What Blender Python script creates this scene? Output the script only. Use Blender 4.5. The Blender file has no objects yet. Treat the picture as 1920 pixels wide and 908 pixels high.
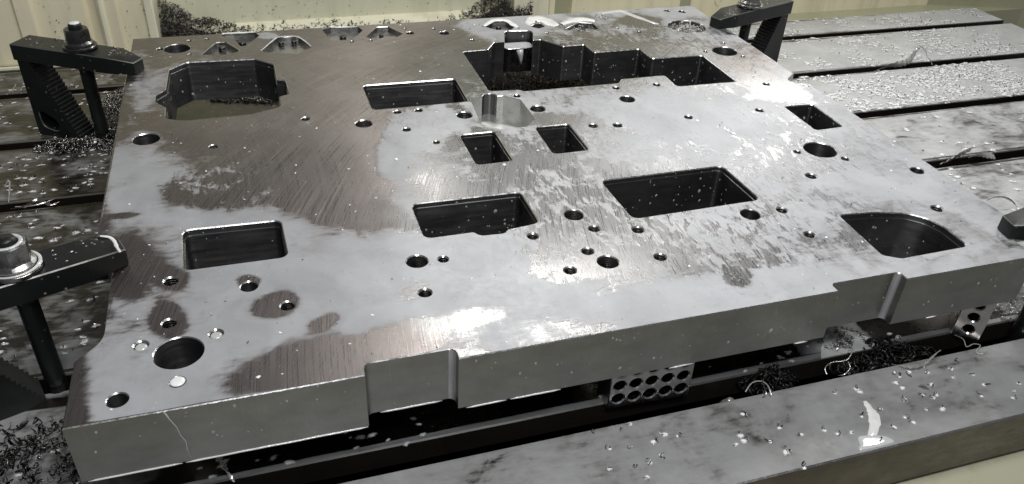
import bpy, math, random
import numpy as np
from mathutils import Matrix, Vector
from mathutils.geometry import delaunay_2d_cdt
random.seed(7); rng = np.random.default_rng(7)
sc = bpy.context.scene; COL = sc.collection
MM = 0.001
# ------------------------------------------------------------------ camera
RM = np.array([[0.9524285591567047, 0.13297683700411134, -0.2742207149780365],
               [-0.3013570771352662, 0.5450547900841625, -0.7823676807401996],
               [0.04542853468000847, 0.827787676053885, 0.5591992593075706]])
CP = np.array([147.614, -427.773, 402.512]); FP = 1523.753
cd = bpy.data.cameras.new('camera'); cam = bpy.data.objects.new('camera', cd); COL.objects.link(cam)
mw = Matrix.Identity(4)
for i in range(3):
    for j in range(3): mw[i][j] = RM[i][j]
    mw[i][3] = CP[i]*MM
cam.matrix_world = mw
cd.sensor_width = 36; cd.lens = FP/1920*36; cd.clip_start = .01; cd.clip_end = 50
sc.camera = cam
# ------------------------------------------------------------------ light
w = bpy.data.worlds.new('World'); sc.world = w; w.use_nodes = True
w.node_tree.nodes['Background'].inputs[0].default_value = (.93, .96, 1, 1)
w.node_tree.nodes['Background'].inputs[1].default_value = .12
sc.view_settings.view_transform = 'Standard'; sc.view_settings.look = 'None'
sc.view_settings.exposure = .12; sc.view_settings.gamma = 1
def area(name, loc, target, sx, sy, power, col=(1, 1, 1)):
    l = bpy.data.lights.new(name, 'AREA'); l.shape = 'RECTANGLE'; l.size = sx*MM; l.size_y = sy*MM
    l.energy = power; l.color = col
    o = bpy.data.objects.new(name, l); COL.objects.link(o)
    o.location = Vector(loc)*MM
    o.rotation_euler = (Vector(target)-Vector(loc)).to_track_quat('-Z', 'Y').to_euler()
    return o
area('work_lamp', (730, 1170, 1000), (420, 250, 0), 300, 80, 4.2, (1, .98, .94))
area('strip_lamp', (1150, 1210, 480), (640, 330, 0), 1500, 100, 2.6, (.98, .99, 1))
area('small_lamp', (455, 1090, 485), (300, 260, 0), 90, 60, .28, (1, .98, .93))
area('rear_lamp', (1200, 1110, 400), (680, 320, 0), 380, 90, 1.4, (1, .99, .97))
area('door_light', (150, -620, 1050), (450, 300, 0), 240, 150, 5.0, (.97, .98, 1))
area('overhead_fill', (520, -60, 1350), (560, 560, 0), 600, 450, 13.0, (1, .99, .96))  # unseen light added overhead to lift the walls and film
area('end_lamp', (1500, 700, 1000), (640, -80, -100), 240, 70, 2.2, (1, .98, .95))

# ------------------------------------------------------------------ helpers
def at(x, y, z=0.0):                     # photo pixel -> point (mm) on the horizontal plane z
    d = RM @ np.array([(x-960)/FP, -(y-454)/FP, -1.0]); t = (z-CP[2])/d[2]
    return CP + t*d
def px(P):                               # points (N,3) mm -> photo pixels
    v = (np.asarray(P, float)-CP) @ RM
    return np.stack([960+FP*v[:, 0]/-v[:, 2], 454-FP*v[:, 1]/-v[:, 2]], 1)
def P2(lst, z=0.0):
    out = []
    for q in lst:
        a = at(q[0], q[1], z); out.append((a[0], a[1]) + tuple(q[2:]))
    return out
def tag(o, label=None, cat=None, group=None, kind=None):
    if label: o['label'] = label
    if cat: o['category'] = cat
    if group: o['group'] = group
    if kind: o['kind'] = kind
    return o
def mesh(name, V, F, mats, mi=None, smooth=False, parent=None, attr=None):
    me = bpy.data.meshes.new(name)
    me.from_pydata([tuple(float(c)*MM for c in v) for v in V], [], [tuple(int(i) for i in f) for f in F])
    for m in (mats if isinstance(mats, (list, tuple)) else [mats]): me.materials.append(m)
    if mi is not None: me.polygons.foreach_set('material_index', np.asarray(mi, dtype=np.int32))
    if smooth is True: me.polygons.foreach_set('use_smooth', [True]*len(me.polygons))
    elif smooth is not False and smooth is not None: me.polygons.foreach_set('use_smooth', list(smooth))
    if attr:
        for k, a in attr.items():
            at_ = me.attributes.new(k, 'FLOAT', 'POINT'); at_.data.foreach_set('value', np.asarray(a, dtype=np.float32))
    me.update()
    o = bpy.data.objects.new(name, me); COL.objects.link(o)
    if parent: o.parent = parent
    return o
def empty(name, loc=(0, 0, 0), rz=0):
    o = bpy.data.objects.new(name, None); COL.objects.link(o); o.empty_display_size = .01
    o.location = Vector(loc)*MM; o.rotation_euler = (0, 0, rz); return o
def area2(L): 
    a = np.asarray(L); x, y = a[:, 0], a[:, 1]
    return .5*np.sum(x*np.roll(y, -1)-np.roll(x, -1)*y)
def fillet(pts, r=4.0, n=5):
    P = [np.array(p[:2], float) for p in pts]; out = []; N = len(P)
    for i, p in enumerate(P):
        rr = pts[i][2] if len(pts[i]) > 2 else r
        a, b = P[i-1]-p, P[(i+1) % N]-p; la, lb = np.linalg.norm(a), np.linalg.norm(b)
        if rr < .3 or la < 1e-6 or lb < 1e-6: out.append(p); continue
        a /= la; b /= lb; c = np.clip(a@b, -1, 1); ang = math.acos(c)
        if ang > math.radians(172): out.append(p); continue
        t = min(rr/math.tan(ang/2), .46*la, .46*lb); r2 = t*math.tan(ang/2)
        ctr = p+(a+b)/np.linalg.norm(a+b)*(r2/math.sin(ang/2))
        s, e = p+a*t-ctr, p+b*t-ctr
        a0 = math.atan2(s[1], s[0]); da = math.atan2(e[1], e[0])-a0
        while da > math.pi: da -= 2*math.pi
        while da < -math.pi: da += 2*math.pi
        k = max(2, int(n*abs(da)/1.5)+1)
        for j in range(k+1):
            th = a0+da*j/k; out.append(ctr+r2*np.array([math.cos(th), math.sin(th)]))
    L = np.array(out)
    keep = [i for i in range(len(L)) if np.linalg.norm(L[i]-L[i-1]) > .05]
    L = L[keep]
    return L if area2(L) > 0 else L[::-1]
def circ(x, y, r, n=28):
    th = np.arange(n)*2*math.pi/n
    return np.stack([x+r*np.cos(th), y+r*np.sin(th)], 1)
def offset(L, d):                         # CCW loop, d>0 outward
    a = L-np.roll(L, 1, 0); b = np.roll(L, -1, 0)-L
    a /= np.linalg.norm(a, axis=1)[:, None]; b /= np.linalg.norm(b, axis=1)[:, None]
    na = np.stack([a[:, 1], -a[:, 0]], 1); nb = np.stack([b[:, 1], -b[:, 0]], 1)
    m = na+nb; m /= np.maximum(np.linalg.norm(m, axis=1), .3)[:, None]
    k = np.clip(1/np.maximum(np.sum(m*na, 1), .4), 1, 1.6)
    return L+m*(d*k)[:, None]
def inside(pts, L):
    x, y = pts[:, 0], pts[:, 1]; c = np.zeros(len(pts), bool); n = len(L)
    for i in range(n):
        x0, y0 = L[i-1]; x1, y1 = L[i]
        if y0 == y1: continue
        m = ((y0 > y) != (y1 > y)); 
        c ^= m & (x < (x1-x0)*(y-y0)/(y1-y0)+x0)
    return c
def near(pts, L, d):
    m = np.zeros(len(pts), bool)
    for i in range(len(L)):
        a, b = L[i-1], L[i]; ab = b-a; l2 = ab@ab
        if l2 < 1e-9: continue
        lo = np.minimum(a, b)-d; hi = np.maximum(a, b)+d
        k = np.where(~m & (pts[:, 0] > lo[0]) & (pts[:, 0] < hi[0]) & (pts[:, 1] > lo[1]) & (pts[:, 1] < hi[1]))[0]
        if len(k) == 0: continue
        q = pts[k]; t = np.clip(((q-a)@ab)/l2, 0, 1); dd = np.linalg.norm(q-(a+t[:, None]*ab), axis=1)
        m[k[dd < d]] = True
    return m
def cdt(outer, holes, grid=None):
    loops = [outer]+holes; V = []; E = []
    for L in loops:
        n0 = len(V); V += [Vector((float(p[0]), float(p[1]))) for p in L]
        E += [(n0+i, n0+(i+1) % len(L)) for i in range(len(L))]
    nl = len(V)
    if grid:
        x0, y0 = outer.min(0); x1, y1 = outer.max(0)
        gx, gy = np.meshgrid(np.arange(x0+grid*.5, x1, grid), np.arange(y0+grid*.5, y1, grid))
        G = np.stack([gx.ravel(), gy.ravel()], 1); G += rng.uniform(-.15, .15, G.shape)*grid
        ok = inside(G, outer)
        for L in holes: ok &= ~inside(G, L)
        for L in loops: ok &= ~near(G, L, grid*.35)
        V += [Vector((float(a), float(b))) for a, b in G[ok]]
    r = delaunay_2d_cdt(V, E, [], 0, 1e-5)
    vs = np.array([(v.x, v.y) for v in r[0]]); fs = np.array([f for f in r[2]])
    c = vs[fs].mean(1); ok = inside(c, outer)
    for L in holes: ok &= ~inside(c, L)
    return vs, fs[ok]
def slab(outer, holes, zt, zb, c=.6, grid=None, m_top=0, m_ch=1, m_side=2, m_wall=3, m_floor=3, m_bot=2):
    """plate with pockets. holes: dicts loop, floor (None=through), ch, mat, fmat, lev"""
    V = []; F = []; MI = []; SM = []
    def add(vs, fs, m, sm=False):
        n = len(V); V.extend(vs)
        for f in fs: F.append(tuple(i+n for i in f)); MI.append(m); SM.append(sm)
    outT = offset(outer, -c) if c else outer
    hT = [offset(h['loop'], h.get('ch', c)) for h in holes]
    vs, fs = cdt(outT, hT, grid)
    a = vs[fs]; s = (a[:, 1, 0]-a[:, 0, 0])*(a[:, 2, 1]-a[:, 0, 1])-(a[:, 1, 1]-a[:, 0, 1])*(a[:, 2, 0]-a[:, 0, 0])
    fs = np.where((s > 0)[:, None], fs, fs[:, ::-1])
    add([(x, y, zt) for x, y in vs], fs, m_top)
    def rings(R, mats, flip):
        n = len(R[0][0]); vv = []
        for L, z in R: vv += [(p[0], p[1], z) for p in L]
        for k in range(len(R)-1):
            ff = []
            for i in range(n):
                j = (i+1) % n; q = (k*n+i, k*n+j, (k+1)*n+j, (k+1)*n+i)
                ff.append(q if flip else q[::-1])
            # each ring band keeps own verts so that chamfers stay crisp
            sub = vv[k*n:(k+2)*n]
            add(sub, [tuple(t-k*n for t in f) for f in ff], mats[k], True)
    rings([(outT, zt), (outer, zt-c), (outer, zb+c), (offset(outer, -c), zb)], [m_ch, m_side, m_ch], False)
    thr = []
    for h, T in zip(holes, hT):
        L = h['loop']; ch = h.get('ch', c); fl = h.get('floor'); z1 = zb if fl is None else fl
        lev = [(T, zt), (L, zt-ch)]; mm = [m_ch]
        for (o, z) in h.get('lev', []): lev.append((offset(L, o), z)); mm.append(h.get('mat', m_wall))
        lo = lev[-1][0]; lev.append((lo, z1)); mm.append(h.get('mat', m_wall))
        rings(lev, mm, True)
        if fl is None: thr.append(lo)
        else: add([(p[0], p[1], z1) for p in lo], [tuple(range(len(lo)))], h.get('fmat', m_floor))
    vs, fs = cdt(offset(outer, -c), thr)
    a = vs[fs]; s = (a[:, 1, 0]-a[:, 0, 0])*(a[:, 2, 1]-a[:, 0, 1])-(a[:, 1, 1]-a[:, 0, 1])*(a[:, 2, 0]-a[:, 0, 0])
    fs = np.where((s < 0)[:, None], fs, fs[:, ::-1])
    add([(x, y, zb) for x, y in vs], fs, m_bot)
    return V, F, MI, SM
def box(x0, x1, y0, y1, z0, z1, c=0):
    L = np.array([(x0, y0), (x1, y0), (x1, y1), (x0, y1)], float)
    return slab(L, [], z1, z0, c, m_top=0, m_ch=1, m_side=0, m_bot=0)
def merge(parts):
    V = []; F = []
    for v, f in parts:
        n = len(V); V.extend(v); F.extend(tuple(i+n for i in g) for g in f)
    return V, F
def tube(pts, r, n=8, caps=True):
    P = [Vector(p) for p in pts]; V = []; F = []
    rr = r if hasattr(r, '__len__') else [r]*len(P)
    up = Vector((0, 0, 1)); prev = None
    for i, p in enumerate(P):
        t = (P[min(i+1, len(P)-1)]-P[max(i-1, 0)]).normalized()
        if prev is None: a = t.orthogonal().normalized()
        else: a = (prev-t*prev.dot(t)).normalized()
        prev = a; b = t.cross(a)
        for k in range(n):
            th = 2*math.pi*k/n; V.append(tuple(p+(a*math.cos(th)+b*math.sin(th))*rr[i]))
    for i in range(len(P)-1):
        for k in range(n):
            j = (k+1) % n; F.append((i*n+k, i*n+j, (i+1)*n+j, (i+1)*n+k))
    if caps: F.append(tuple(range(n))[::-1]); F.append(tuple((len(P)-1)*n+k for k in range(n)))
    return V, F
def lathe(prof, n=24, cx=0, cy=0, z0=0):
    V = []; F = []
    for r, z in prof:
        for k in range(n):
            th = 2*math.pi*k/n; V.append((cx+r*math.cos(th), cy+r*math.sin(th), z0+z))
    for i in range(len(prof)-1):
        for k in range(n):
            j = (k+1) % n; F.append((i*n+k, i*n+j, (i+1)*n+j, (i+1)*n+k))
    F.append(tuple(range(n))[::-1]); F.append(tuple((len(prof)-1)*n+k for k in range(n)))
    return V, F

# ------------------------------------------------------------------ materials
class NT:
    def __init__(s, name):
        s.m = bpy.data.materials.new(name); s.m.use_nodes = True; s.t = s.m.node_tree
        s.b = s.t.nodes['Principled BSDF']; s.out = s.t.nodes['Material Output']
        s.co = s.t.nodes.new('ShaderNodeTexCoord').outputs['Object']
    def n(s, ty, **kw):
        nd = s.t.nodes.new(ty)
        for k, v in kw.items():
            if k.startswith('i_'):
                key = k[2:]; key = int(key) if key.isdigit() else key.replace('_', ' ')
                sk = nd.inputs[key]
                if isinstance(v, bpy.types.NodeSocket): s.t.links.new(v, sk)
                else: sk.default_value = v
            else: setattr(nd, k, v)
        return nd
    def math(s, op, a, b=None, c=None, clamp=False):
        nd = s.t.nodes.new('ShaderNodeMath'); nd.operation = op; nd.use_clamp = clamp
        for i, v in enumerate((a, b, c)):
            if v is None: continue
            if isinstance(v, bpy.types.NodeSocket): s.t.links.new(v, nd.inputs[i])
            else: nd.inputs[i].default_value = v
        return nd.outputs[0]
    def noise(s, scale, detail=4, rough=.55, vec=None, stretch=None, dist=0, color=False):
        v = vec or s.co
        if stretch:
            v = s.n('ShaderNodeMapping', i_Vector=v, i_Scale=stretch).outputs[0]
        nd = s.n('ShaderNodeTexNoise', i_Vector=v, i_Scale=scale, i_Detail=detail, i_Roughness=rough, i_Distortion=dist)
        return nd.outputs['Color' if color else 'Fac']
    def ramp(s, f, a, b, lo=0., hi=1.):
        return s.n('ShaderNodeMapRange', i_Value=f, i_1=a, i_2=b, i_3=lo, i_4=hi, interpolation_type='SMOOTHSTEP').outputs[0]
    def mix(s, f, a, b):
        nd = s.t.nodes.new('ShaderNodeMix'); nd.data_type = 'RGBA'
        for k, v in ((0, f), (6, a), (7, b)):
            if isinstance(v, bpy.types.NodeSocket): s.t.links.new(v, nd.inputs[k])
            else: nd.inputs[k].default_value = v if k == 0 else tuple(v)+(1,) if len(v) == 3 else v
        return nd.outputs[2]
    def set(s, **kw):
        for k, v in kw.items():
            sk = s.b.inputs[k.replace('_', ' ')]
            if isinstance(v, bpy.types.NodeSocket): s.t.links.new(v, sk)
            else: sk.default_value = tuple(v)+(1,) if (hasattr(v, '__len__') and len(v) == 3 and sk.type == 'RGBA') else v
    def bump(s, h, strength=.3, dist=.0005, normal=None):
        kw = dict(i_Height=h, i_Strength=strength, i_Distance=dist)
        if normal: kw['i_Normal'] = normal
        return s.n('ShaderNodeBump', **kw).outputs[0]

def film_steel(name, bare=(.235, .212, .205), film=(.44, .45, .475), scratch=True, blotch=28, rbare=(.22, .38), rfilm=(.40, .56), aniso=.7, dark=.55):
    s = NT(name)
    A = s.n('ShaderNodeAttribute', attribute_name='film').outputs['Fac']
    n1 = s.noise(blotch, 6, .62, dist=.6)
    n2 = s.noise(blotch*5, 4, .6, stretch=(.5, 1.6, 1))
    n3 = s.noise(blotch*.35, 3, .5)
    f = s.math('ADD', A, s.math('MULTIPLY', s.math('SUBTRACT', n1, .5), 1.25))
    f = s.math('ADD', f, s.math('MULTIPLY', s.math('SUBTRACT', n2, .5), .55))
    crisp = s.ramp(n3, .46, .60)
    n4 = s.noise(95, 5, .7, stretch=(1.5, .55, 1), dist=.8)
    frag = s.n('ShaderNodeAttribute', attribute_name='frag').outputs['Fac']
    f = s.math('ADD', f, s.math('MULTIPLY', s.math('MULTIPLY', s.math('SUBTRACT', n4, .52), 2.9), frag))
    crisp = s.math('MAXIMUM', crisp, frag)
    edge = s.math('ADD', s.math('MULTIPLY', s.ramp(f, .28, .74), s.math('SUBTRACT', 1., crisp)), s.math('MULTIPLY', s.ramp(f, .38, .61), crisp))
    soft = s.ramp(f, .30, .95)
    # thin milky coolant film, thicker where the pool is deeper
    m = s.math('MULTIPLY', s.math('ADD', s.math('MULTIPLY', edge, .66), s.math('MULTIPLY', soft, .34)), .92)
    drp = s.n('ShaderNodeTexVoronoi', i_Vector=s.co, i_Scale=55., i_Randomness=1.).outputs['Distance']
    spot = s.math('MULTIPLY', s.ramp(drp, .03, .05, 1, 0), s.ramp(n3, .45, .6))
    m = s.math('MAXIMUM', m, s.math('MULTIPLY', spot, .8))
    stain = s.noise(14, 5, .6)
    oil_refl = s.n('ShaderNodeAttribute', attribute_name='oil_refl').outputs['Fac']  # plate: dark reflections painted as tint; table: oily iron and dirty film
    oil_refl = s.ramp(s.math('ADD', oil_refl, s.math('MULTIPLY', s.math('SUBTRACT', stain, .5), .9)), .25, .75)
    b1 = s.mix(oil_refl, (.28, .277, .278), bare) if scratch else s.mix(oil_refl, bare, (.105, .097, .085))
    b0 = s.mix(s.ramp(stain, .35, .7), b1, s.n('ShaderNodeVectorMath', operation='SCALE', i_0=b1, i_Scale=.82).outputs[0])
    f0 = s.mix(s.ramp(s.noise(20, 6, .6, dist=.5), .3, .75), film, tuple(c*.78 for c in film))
    f0 = s.mix(s.math('MULTIPLY', oil_refl, .8), f0, s.n('ShaderNodeVectorMath', operation='SCALE', i_0=f0, i_Scale=.40 if not scratch else .8).outputs[0])
    f0 = s.mix(s.math('MULTIPLY', s.ramp(s.noise(170, 3, .6, stretch=(1, .4, 1)), .58, .74), .35), f0, tuple(c*.55 for c in film))
    colr = s.mix(m, b0, f0)
    metal = s.n('ShaderNodeMapRange', i_Value=m, i_1=0., i_2=1., i_3=1., i_4=.12).outputs[0]
    # cutter marks : arcs swept by a face mill along x
    sep = s.n('ShaderNodeSeparateXYZ', i_0=s.co); X, Y = sep.outputs[0], sep.outputs[1]
    warp = s.math('MULTIPLY', s.noise(3, 1), .02)
    def arcs(yc, Rr, sgn, fr):
        dy = s.math('SUBTRACT', s.math('ADD', Y, warp), yc)
        q = s.math('SUBTRACT', Rr*Rr, s.math('MULTIPLY', dy, dy))
        u = s.math('ADD', X, s.math('MULTIPLY', s.math('SQRT', s.math('MAXIMUM', q, .0001)), sgn))
        v = s.n('ShaderNodeCombineXYZ', i_0=u, i_1=s.math('MULTIPLY', Y, .013)).outputs[0]
        return s.n('ShaderNodeTexNoise', i_Vector=v, i_Scale=fr, i_Detail=3., i_Roughness=.7).outputs['Fac'], dy
    if scratch:
        a1, dy1 = arcs(-.03, .76, 1, 800); a2, dy2 = arcs(.30, .50, -1, 640)
        sc_ = s.math('ADD', s.math('MULTIPLY', a1, .72), s.math('MULTIPLY', a2, .28))
        ln = s.math('ADD', s.ramp(a1, .64, .72), s.math('MULTIPLY', s.ramp(a2, .66, .74), .7), clamp=True)
        ln = s.math('MULTIPLY', s.math('MULTIPLY', ln, s.ramp(s.noise(18, 4), .46, .60)), s.math('SUBTRACT', 1., s.math('MULTIPLY', m, .75)))
        colr = s.mix(s.math('MULTIPLY', ln, .55), colr, (.75, .74, .73))  # scratch glints also put into the colour as pale lines
        spk = s.n('ShaderNodeTexVoronoi', i_Vector=s.co, i_Scale=210.).outputs['Distance']
        colr = s.mix(s.math('MULTIPLY', s.math('MULTIPLY', s.ramp(spk, .06, .13, 1, 0), s.ramp(s.noise(30, 3), .50, .58)), .7), colr, (.62, .63, .64))
        patch = s.ramp(s.noise(11, 4), .40, .60, .08, 1)
        dyb = s.math('SUBTRACT', Y, .62)
        ub = s.math('ADD', X, s.math('SQRT', s.math('MAXIMUM', s.math('SUBTRACT', .0081, s.math('MULTIPLY', dyb, dyb)), .00005)))
        feed = s.math('SINE', s.math('ADD', s.math('MULTIPLY', ub, 2*math.pi/.0058), s.math('MULTIPLY', s.noise(40, 2), 5.)))
        fm_ = s.math('MULTIPLY', s.math('MULTIPLY', s.ramp(Y, .54, .60), s.ramp(X, .54, .62)), s.ramp(s.noise(16, 3), .4, .58))
        sc_ = s.math('ADD', sc_, s.math('MULTIPLY', s.math('MULTIPLY', feed, fm_), .5))
        h = s.math('MULTIPLY', s.math('MULTIPLY', sc_, patch), s.math('SUBTRACT', s.math('SUBTRACT', 1.15, m), s.math('MULTIPLY', oil_refl, .6), clamp=True))
        # tangent follows the arcs so highlights smear across them
        tx = s.math('DIVIDE', dy1, s.math('SQRT', s.math('MAXIMUM', s.math('SUBTRACT', .5776, s.math('MULTIPLY', dy1, dy1)), .01)))
        tan = s.n('ShaderNodeCombineXYZ', i_0=.95, i_1=s.math('MULTIPLY', tx, -1)).outputs[0]
        s.set(Anisotropic=s.math('MULTIPLY', s.math('SUBTRACT', 1., m), aniso), Tangent=tan)
        rb = s.n('ShaderNodeMapRange', i_Value=sc_, i_1=.35, i_2=.65, i_3=rbare[0], i_4=rbare[1]).outputs[0]
    else:
        h = s.noise(300, 3, .6); rb = s.n('ShaderNodeMapRange', i_Value=s.noise(60, 4), i_1=.3, i_2=.7, i_3=rbare[0], i_4=rbare[1]).outputs[0]
    rf = s.n('ShaderNodeMapRange', i_Value=s.noise(120, 5, .65), i_1=.3, i_2=.7, i_3=rfilm[0]+.03, i_4=rfilm[1]+.02).outputs[0]
    rough = s.n('ShaderNodeMix', data_type='FLOAT'); s.t.links.new(m, rough.inputs[0]); s.t.links.new(rb, rough.inputs[2]); s.t.links.new(rf, rough.inputs[3])
    nb = s.bump(h, .34, .0002)
    nb = s.bump(s.math('ADD', edge, s.math('MULTIPLY', s.noise(90, 4), .5)), .35, .0004, nb)
    s.set(Base_Color=colr, Metallic=metal, Roughness=rough.outputs[0], Normal=nb, Specular_IOR_Level=.6)
    return s.m
M = {}
M['plate_top'] = film_steel('milled_steel_with_coolant')
M['table_top'] = film_steel('cast_table_with_coolant', bare=(.19, .175, .165), film=(.62, .63, .64), scratch=False, blotch=22)
def steel(name, col, rough=(.15, .3), metallic=1., bump=.1, bs=200, stretch=(1, 1, 1), var=.25, spots=0.):
    s = NT(name)
    n = s.noise(bs, 4, .6, stretch=stretch); n2 = s.noise(25, 4, .6)
    c = s.mix(s.ramp(n2, .3, .7), col, tuple(k*(1-var) for k in col))
    r = s.n('ShaderNodeMapRange', i_Value=n, i_1=.3, i_2=.7, i_3=rough[0], i_4=rough[1]).outputs[0]
    if spots:
        v = s.n('ShaderNodeTexVoronoi', i_Vector=s.co, i_Scale=130.).outputs['Distance']
        k = s.math('MULTIPLY', s.ramp(v, .10, .16, 1, 0), s.ramp(s.noise(40, 2), .5, .6))
        c = s.mix(s.math('MULTIPLY', k, spots), c, (.6, .6, .6))
    s.set(Base_Color=c, Metallic=metallic, Roughness=r, Normal=s.bump(n, bump, .0003))
    return s.m
M['chamfer'] = steel('bright_chamfer', (.62, .62, .62), (.15, .35), bump=.2)
def side_mat():
    s = NT('milled_side')
    n = s.noise(30, 5, .6, stretch=(1, 1, 2)); n2 = s.noise(160, 3, .6, stretch=(3, 3, .25))
    c = s.mix(s.ramp(n, .3, .75), (.37, .365, .345), (.30, .295, .275))
    c = s.mix(s.math('MULTIPLY', s.ramp(n2, .6, .75), .25), c, (.5, .5, .48))
    s.set(Base_Color=c, Metallic=.95, Roughness=s.n('ShaderNodeMapRange', i_Value=n2, i_1=.3, i_2=.7, i_3=.26, i_4=.36).outputs[0],
          Anisotropic=.8, Tangent=s.n('ShaderNodeCombineXYZ', i_2=1.).outputs[0], Normal=s.bump(n2, .05, .0002))
    return s.m
M['side'] = side_mat()
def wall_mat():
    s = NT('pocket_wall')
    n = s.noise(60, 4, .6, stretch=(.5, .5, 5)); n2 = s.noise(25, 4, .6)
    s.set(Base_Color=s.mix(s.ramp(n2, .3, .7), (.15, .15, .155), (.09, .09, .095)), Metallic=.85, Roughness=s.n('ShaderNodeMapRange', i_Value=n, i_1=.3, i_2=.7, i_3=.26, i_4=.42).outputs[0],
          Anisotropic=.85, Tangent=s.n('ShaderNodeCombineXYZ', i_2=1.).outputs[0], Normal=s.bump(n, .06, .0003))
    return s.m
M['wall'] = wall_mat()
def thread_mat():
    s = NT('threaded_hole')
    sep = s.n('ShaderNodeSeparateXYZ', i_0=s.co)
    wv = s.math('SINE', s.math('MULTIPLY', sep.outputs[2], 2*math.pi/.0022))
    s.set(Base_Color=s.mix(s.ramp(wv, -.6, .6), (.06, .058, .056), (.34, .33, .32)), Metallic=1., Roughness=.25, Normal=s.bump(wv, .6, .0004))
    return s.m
M['thread'] = thread_mat()
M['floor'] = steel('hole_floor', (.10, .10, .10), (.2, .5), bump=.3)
M['recess'] = steel('bright_recess', (.78, .78, .76), (.22, .45), metallic=.85, bump=.6, bs=90, stretch=(1, 1, 3), var=.35)
M['black'] = steel('black_oxide_steel', (.018, .020, .020), (.28, .45), metallic=.35, bump=.12, bs=400, var=.35, spots=.5)
M['edge'] = steel('worn_edge', (.20, .20, .19), (.3, .5), bump=.1, metallic=.7)
M['nut'] = steel('nut_steel', (.12, .12, .12), (.2, .35), metallic=.9, bump=.15, bs=300, var=.4)
M['block'] = steel('ground_block', (.52, .49, .48), (.24, .38), bump=.08)
M['chip'] = steel('chip_steel', (.42, .41, .40), (.12, .32), bump=.1)
M['darkchip'] = steel('dark_chip_steel', (.085, .08, .078), (.2, .5), bump=.1, metallic=.8)
M['midchip'] = steel('grey_chip_steel', (.17, .16, .155), (.15, .4), bump=.1, metallic=.9)
M['rail_side'] = steel('oily_rail_side', (.15, .13, .115), (.22, .38), bump=.1, bs=50, stretch=(1, 1, 3), metallic=.8, var=.35)
M['relief'] = steel('relief_pocket', (.40, .395, .39), (.2, .42), metallic=.95, bump=.7, bs=110, stretch=(1, 1, 3), var=.5)
M['lit_radius'] = steel('radius_highlight', (.72, .71, .74), (.3, .5), metallic=.7, bump=.3, bs=120, stretch=(1, 1, 5), var=.35)  # paler steel: highlight on the right-hand notch radii put into the colour
M['bore'] = steel('bore_steel', (.30, .29, .30), (.15, .35), bump=.3)
M['nutb'] = steel('bright_nut_steel', (.42, .41, .40), (.18, .34), bump=.15, bs=300, var=.4)
M['swarf'] = steel('bright_swarf', (.85, .84, .81), (.2, .38), bump=.4, bs=500, metallic=.6)
M['slot'] = steel('slot_dark_iron', (.055, .045, .04), (.25, .5), bump=.2, metallic=.6)
def coolant(name, col=(.72, .73, .72), rough=.08, tr=0.):
    s = NT(name)
    s.set(Base_Color=s.mix(s.ramp(s.noise(60, 3), .3, .7), col, tuple(c*.82 for c in col)), Roughness=rough, Coat_Weight=.6, Coat_Roughness=.04, Specular_IOR_Level=.7)
    return s.m
M['milk'] = coolant('milky_coolant', (.88, .89, .88))
M['drop'] = coolant('coolant_droplet', (.50, .50, .49), .1)
M['menis'] = coolant('coolant_meniscus', (.62, .63, .64), .12)
def halo_mat():
    s = NT('feathered_coolant_halo')
    rim = s.n('ShaderNodeAttribute', attribute_name='rim').outputs['Fac']
    a = s.ramp(s.math('ADD', rim, s.math('MULTIPLY', s.math('SUBTRACT', s.noise(420, 3, .6), .5), .9)), .12, .75)
    s.set(Base_Color=(.92, .93, .94), Roughness=.14, Alpha=s.math('MULTIPLY', a, .95), Coat_Weight=.5, Coat_Roughness=.06)
    return s.m
M['halo'] = halo_mat()
def paint(name, col, streak=.3, speck=.5, dirt=(.30, .27, .17)):
    s = NT(name)
    st = s.noise(9, 5, .6, stretch=(4, 4, .6))
    c = s.mix(s.math('MULTIPLY', s.ramp(st, .45, .75), streak), col, dirt)
    c = s.mix(s.math('MULTIPLY', s.ramp(s.noise(3, 4, .6), .4, .7), streak), c, tuple(k*.7 for k in col))
    v = s.n('ShaderNodeTexVoronoi', i_Vector=s.co, i_Scale=70.).outputs['Distance']
    k = s.math('MULTIPLY', s.ramp(v, .05, .10, 1, 0), s.ramp(s.noise(12, 3), .42, .52))
    c = s.mix(s.math('MULTIPLY', k, speck), c, (.03, .03, .025))
    s.set(Base_Color=c, Roughness=.38, Normal=s.bump(s.noise(150, 2), .06, .0005), Coat_Weight=.15)
    return s.m
M['cream'] = paint('cream_enamel', (.88, .82, .60))
M['cream2'] = paint('pale_cream_enamel', (.90, .87, .68), .3, .2)
M['green'] = paint('green_cream_enamel', (.80, .79, .60), .18)
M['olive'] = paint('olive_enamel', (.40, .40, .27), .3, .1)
M['apron'] = paint('apron_enamel', (.46, .45, .33), .4, .1)

# ------------------------------------------------------------------ film map (density of coolant film, 40 px cells)
FM = """000000000000000000000088888887788877000000000000
000000221111122111111267776555566666540000000000
000000323322111110111112222333444554566500000000
000000454322221111112212333333555555567660000000
000003554321111111133346677777777665568775000000
000002332111111111366557887665777777787777700000
000002431111122111476533456668888888887777770000
000004765333221112675223233566777877887777777000
000006875544332226743322365544566678877667777700
000007877654343223665443454555455677765666777777
000005578888887552224555544455545556777765566777
000044356778866677887766654454444577766656777777
000045425778888888888887655444333445667776777777
000036547888888888888887766444444446778877777777
000026537776878888887777777777777777777777700000
000045557788887777765555555555777777777700000000
000078678888777555333334455556677777000000000000
000078888887765332222233333334444000000000000000
000078888887443222222222333000000000000000000000
000088888775222222000000000000000000000000000000
000088888775222222000000000000000000000000000000
000088888775222222000000000000000000000000000000
000088888775222222000000000000000000000000000000""".split('\n')
FMA = np.array([[int(c) for c in r.strip()] for r in FM], float)/8.
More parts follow.
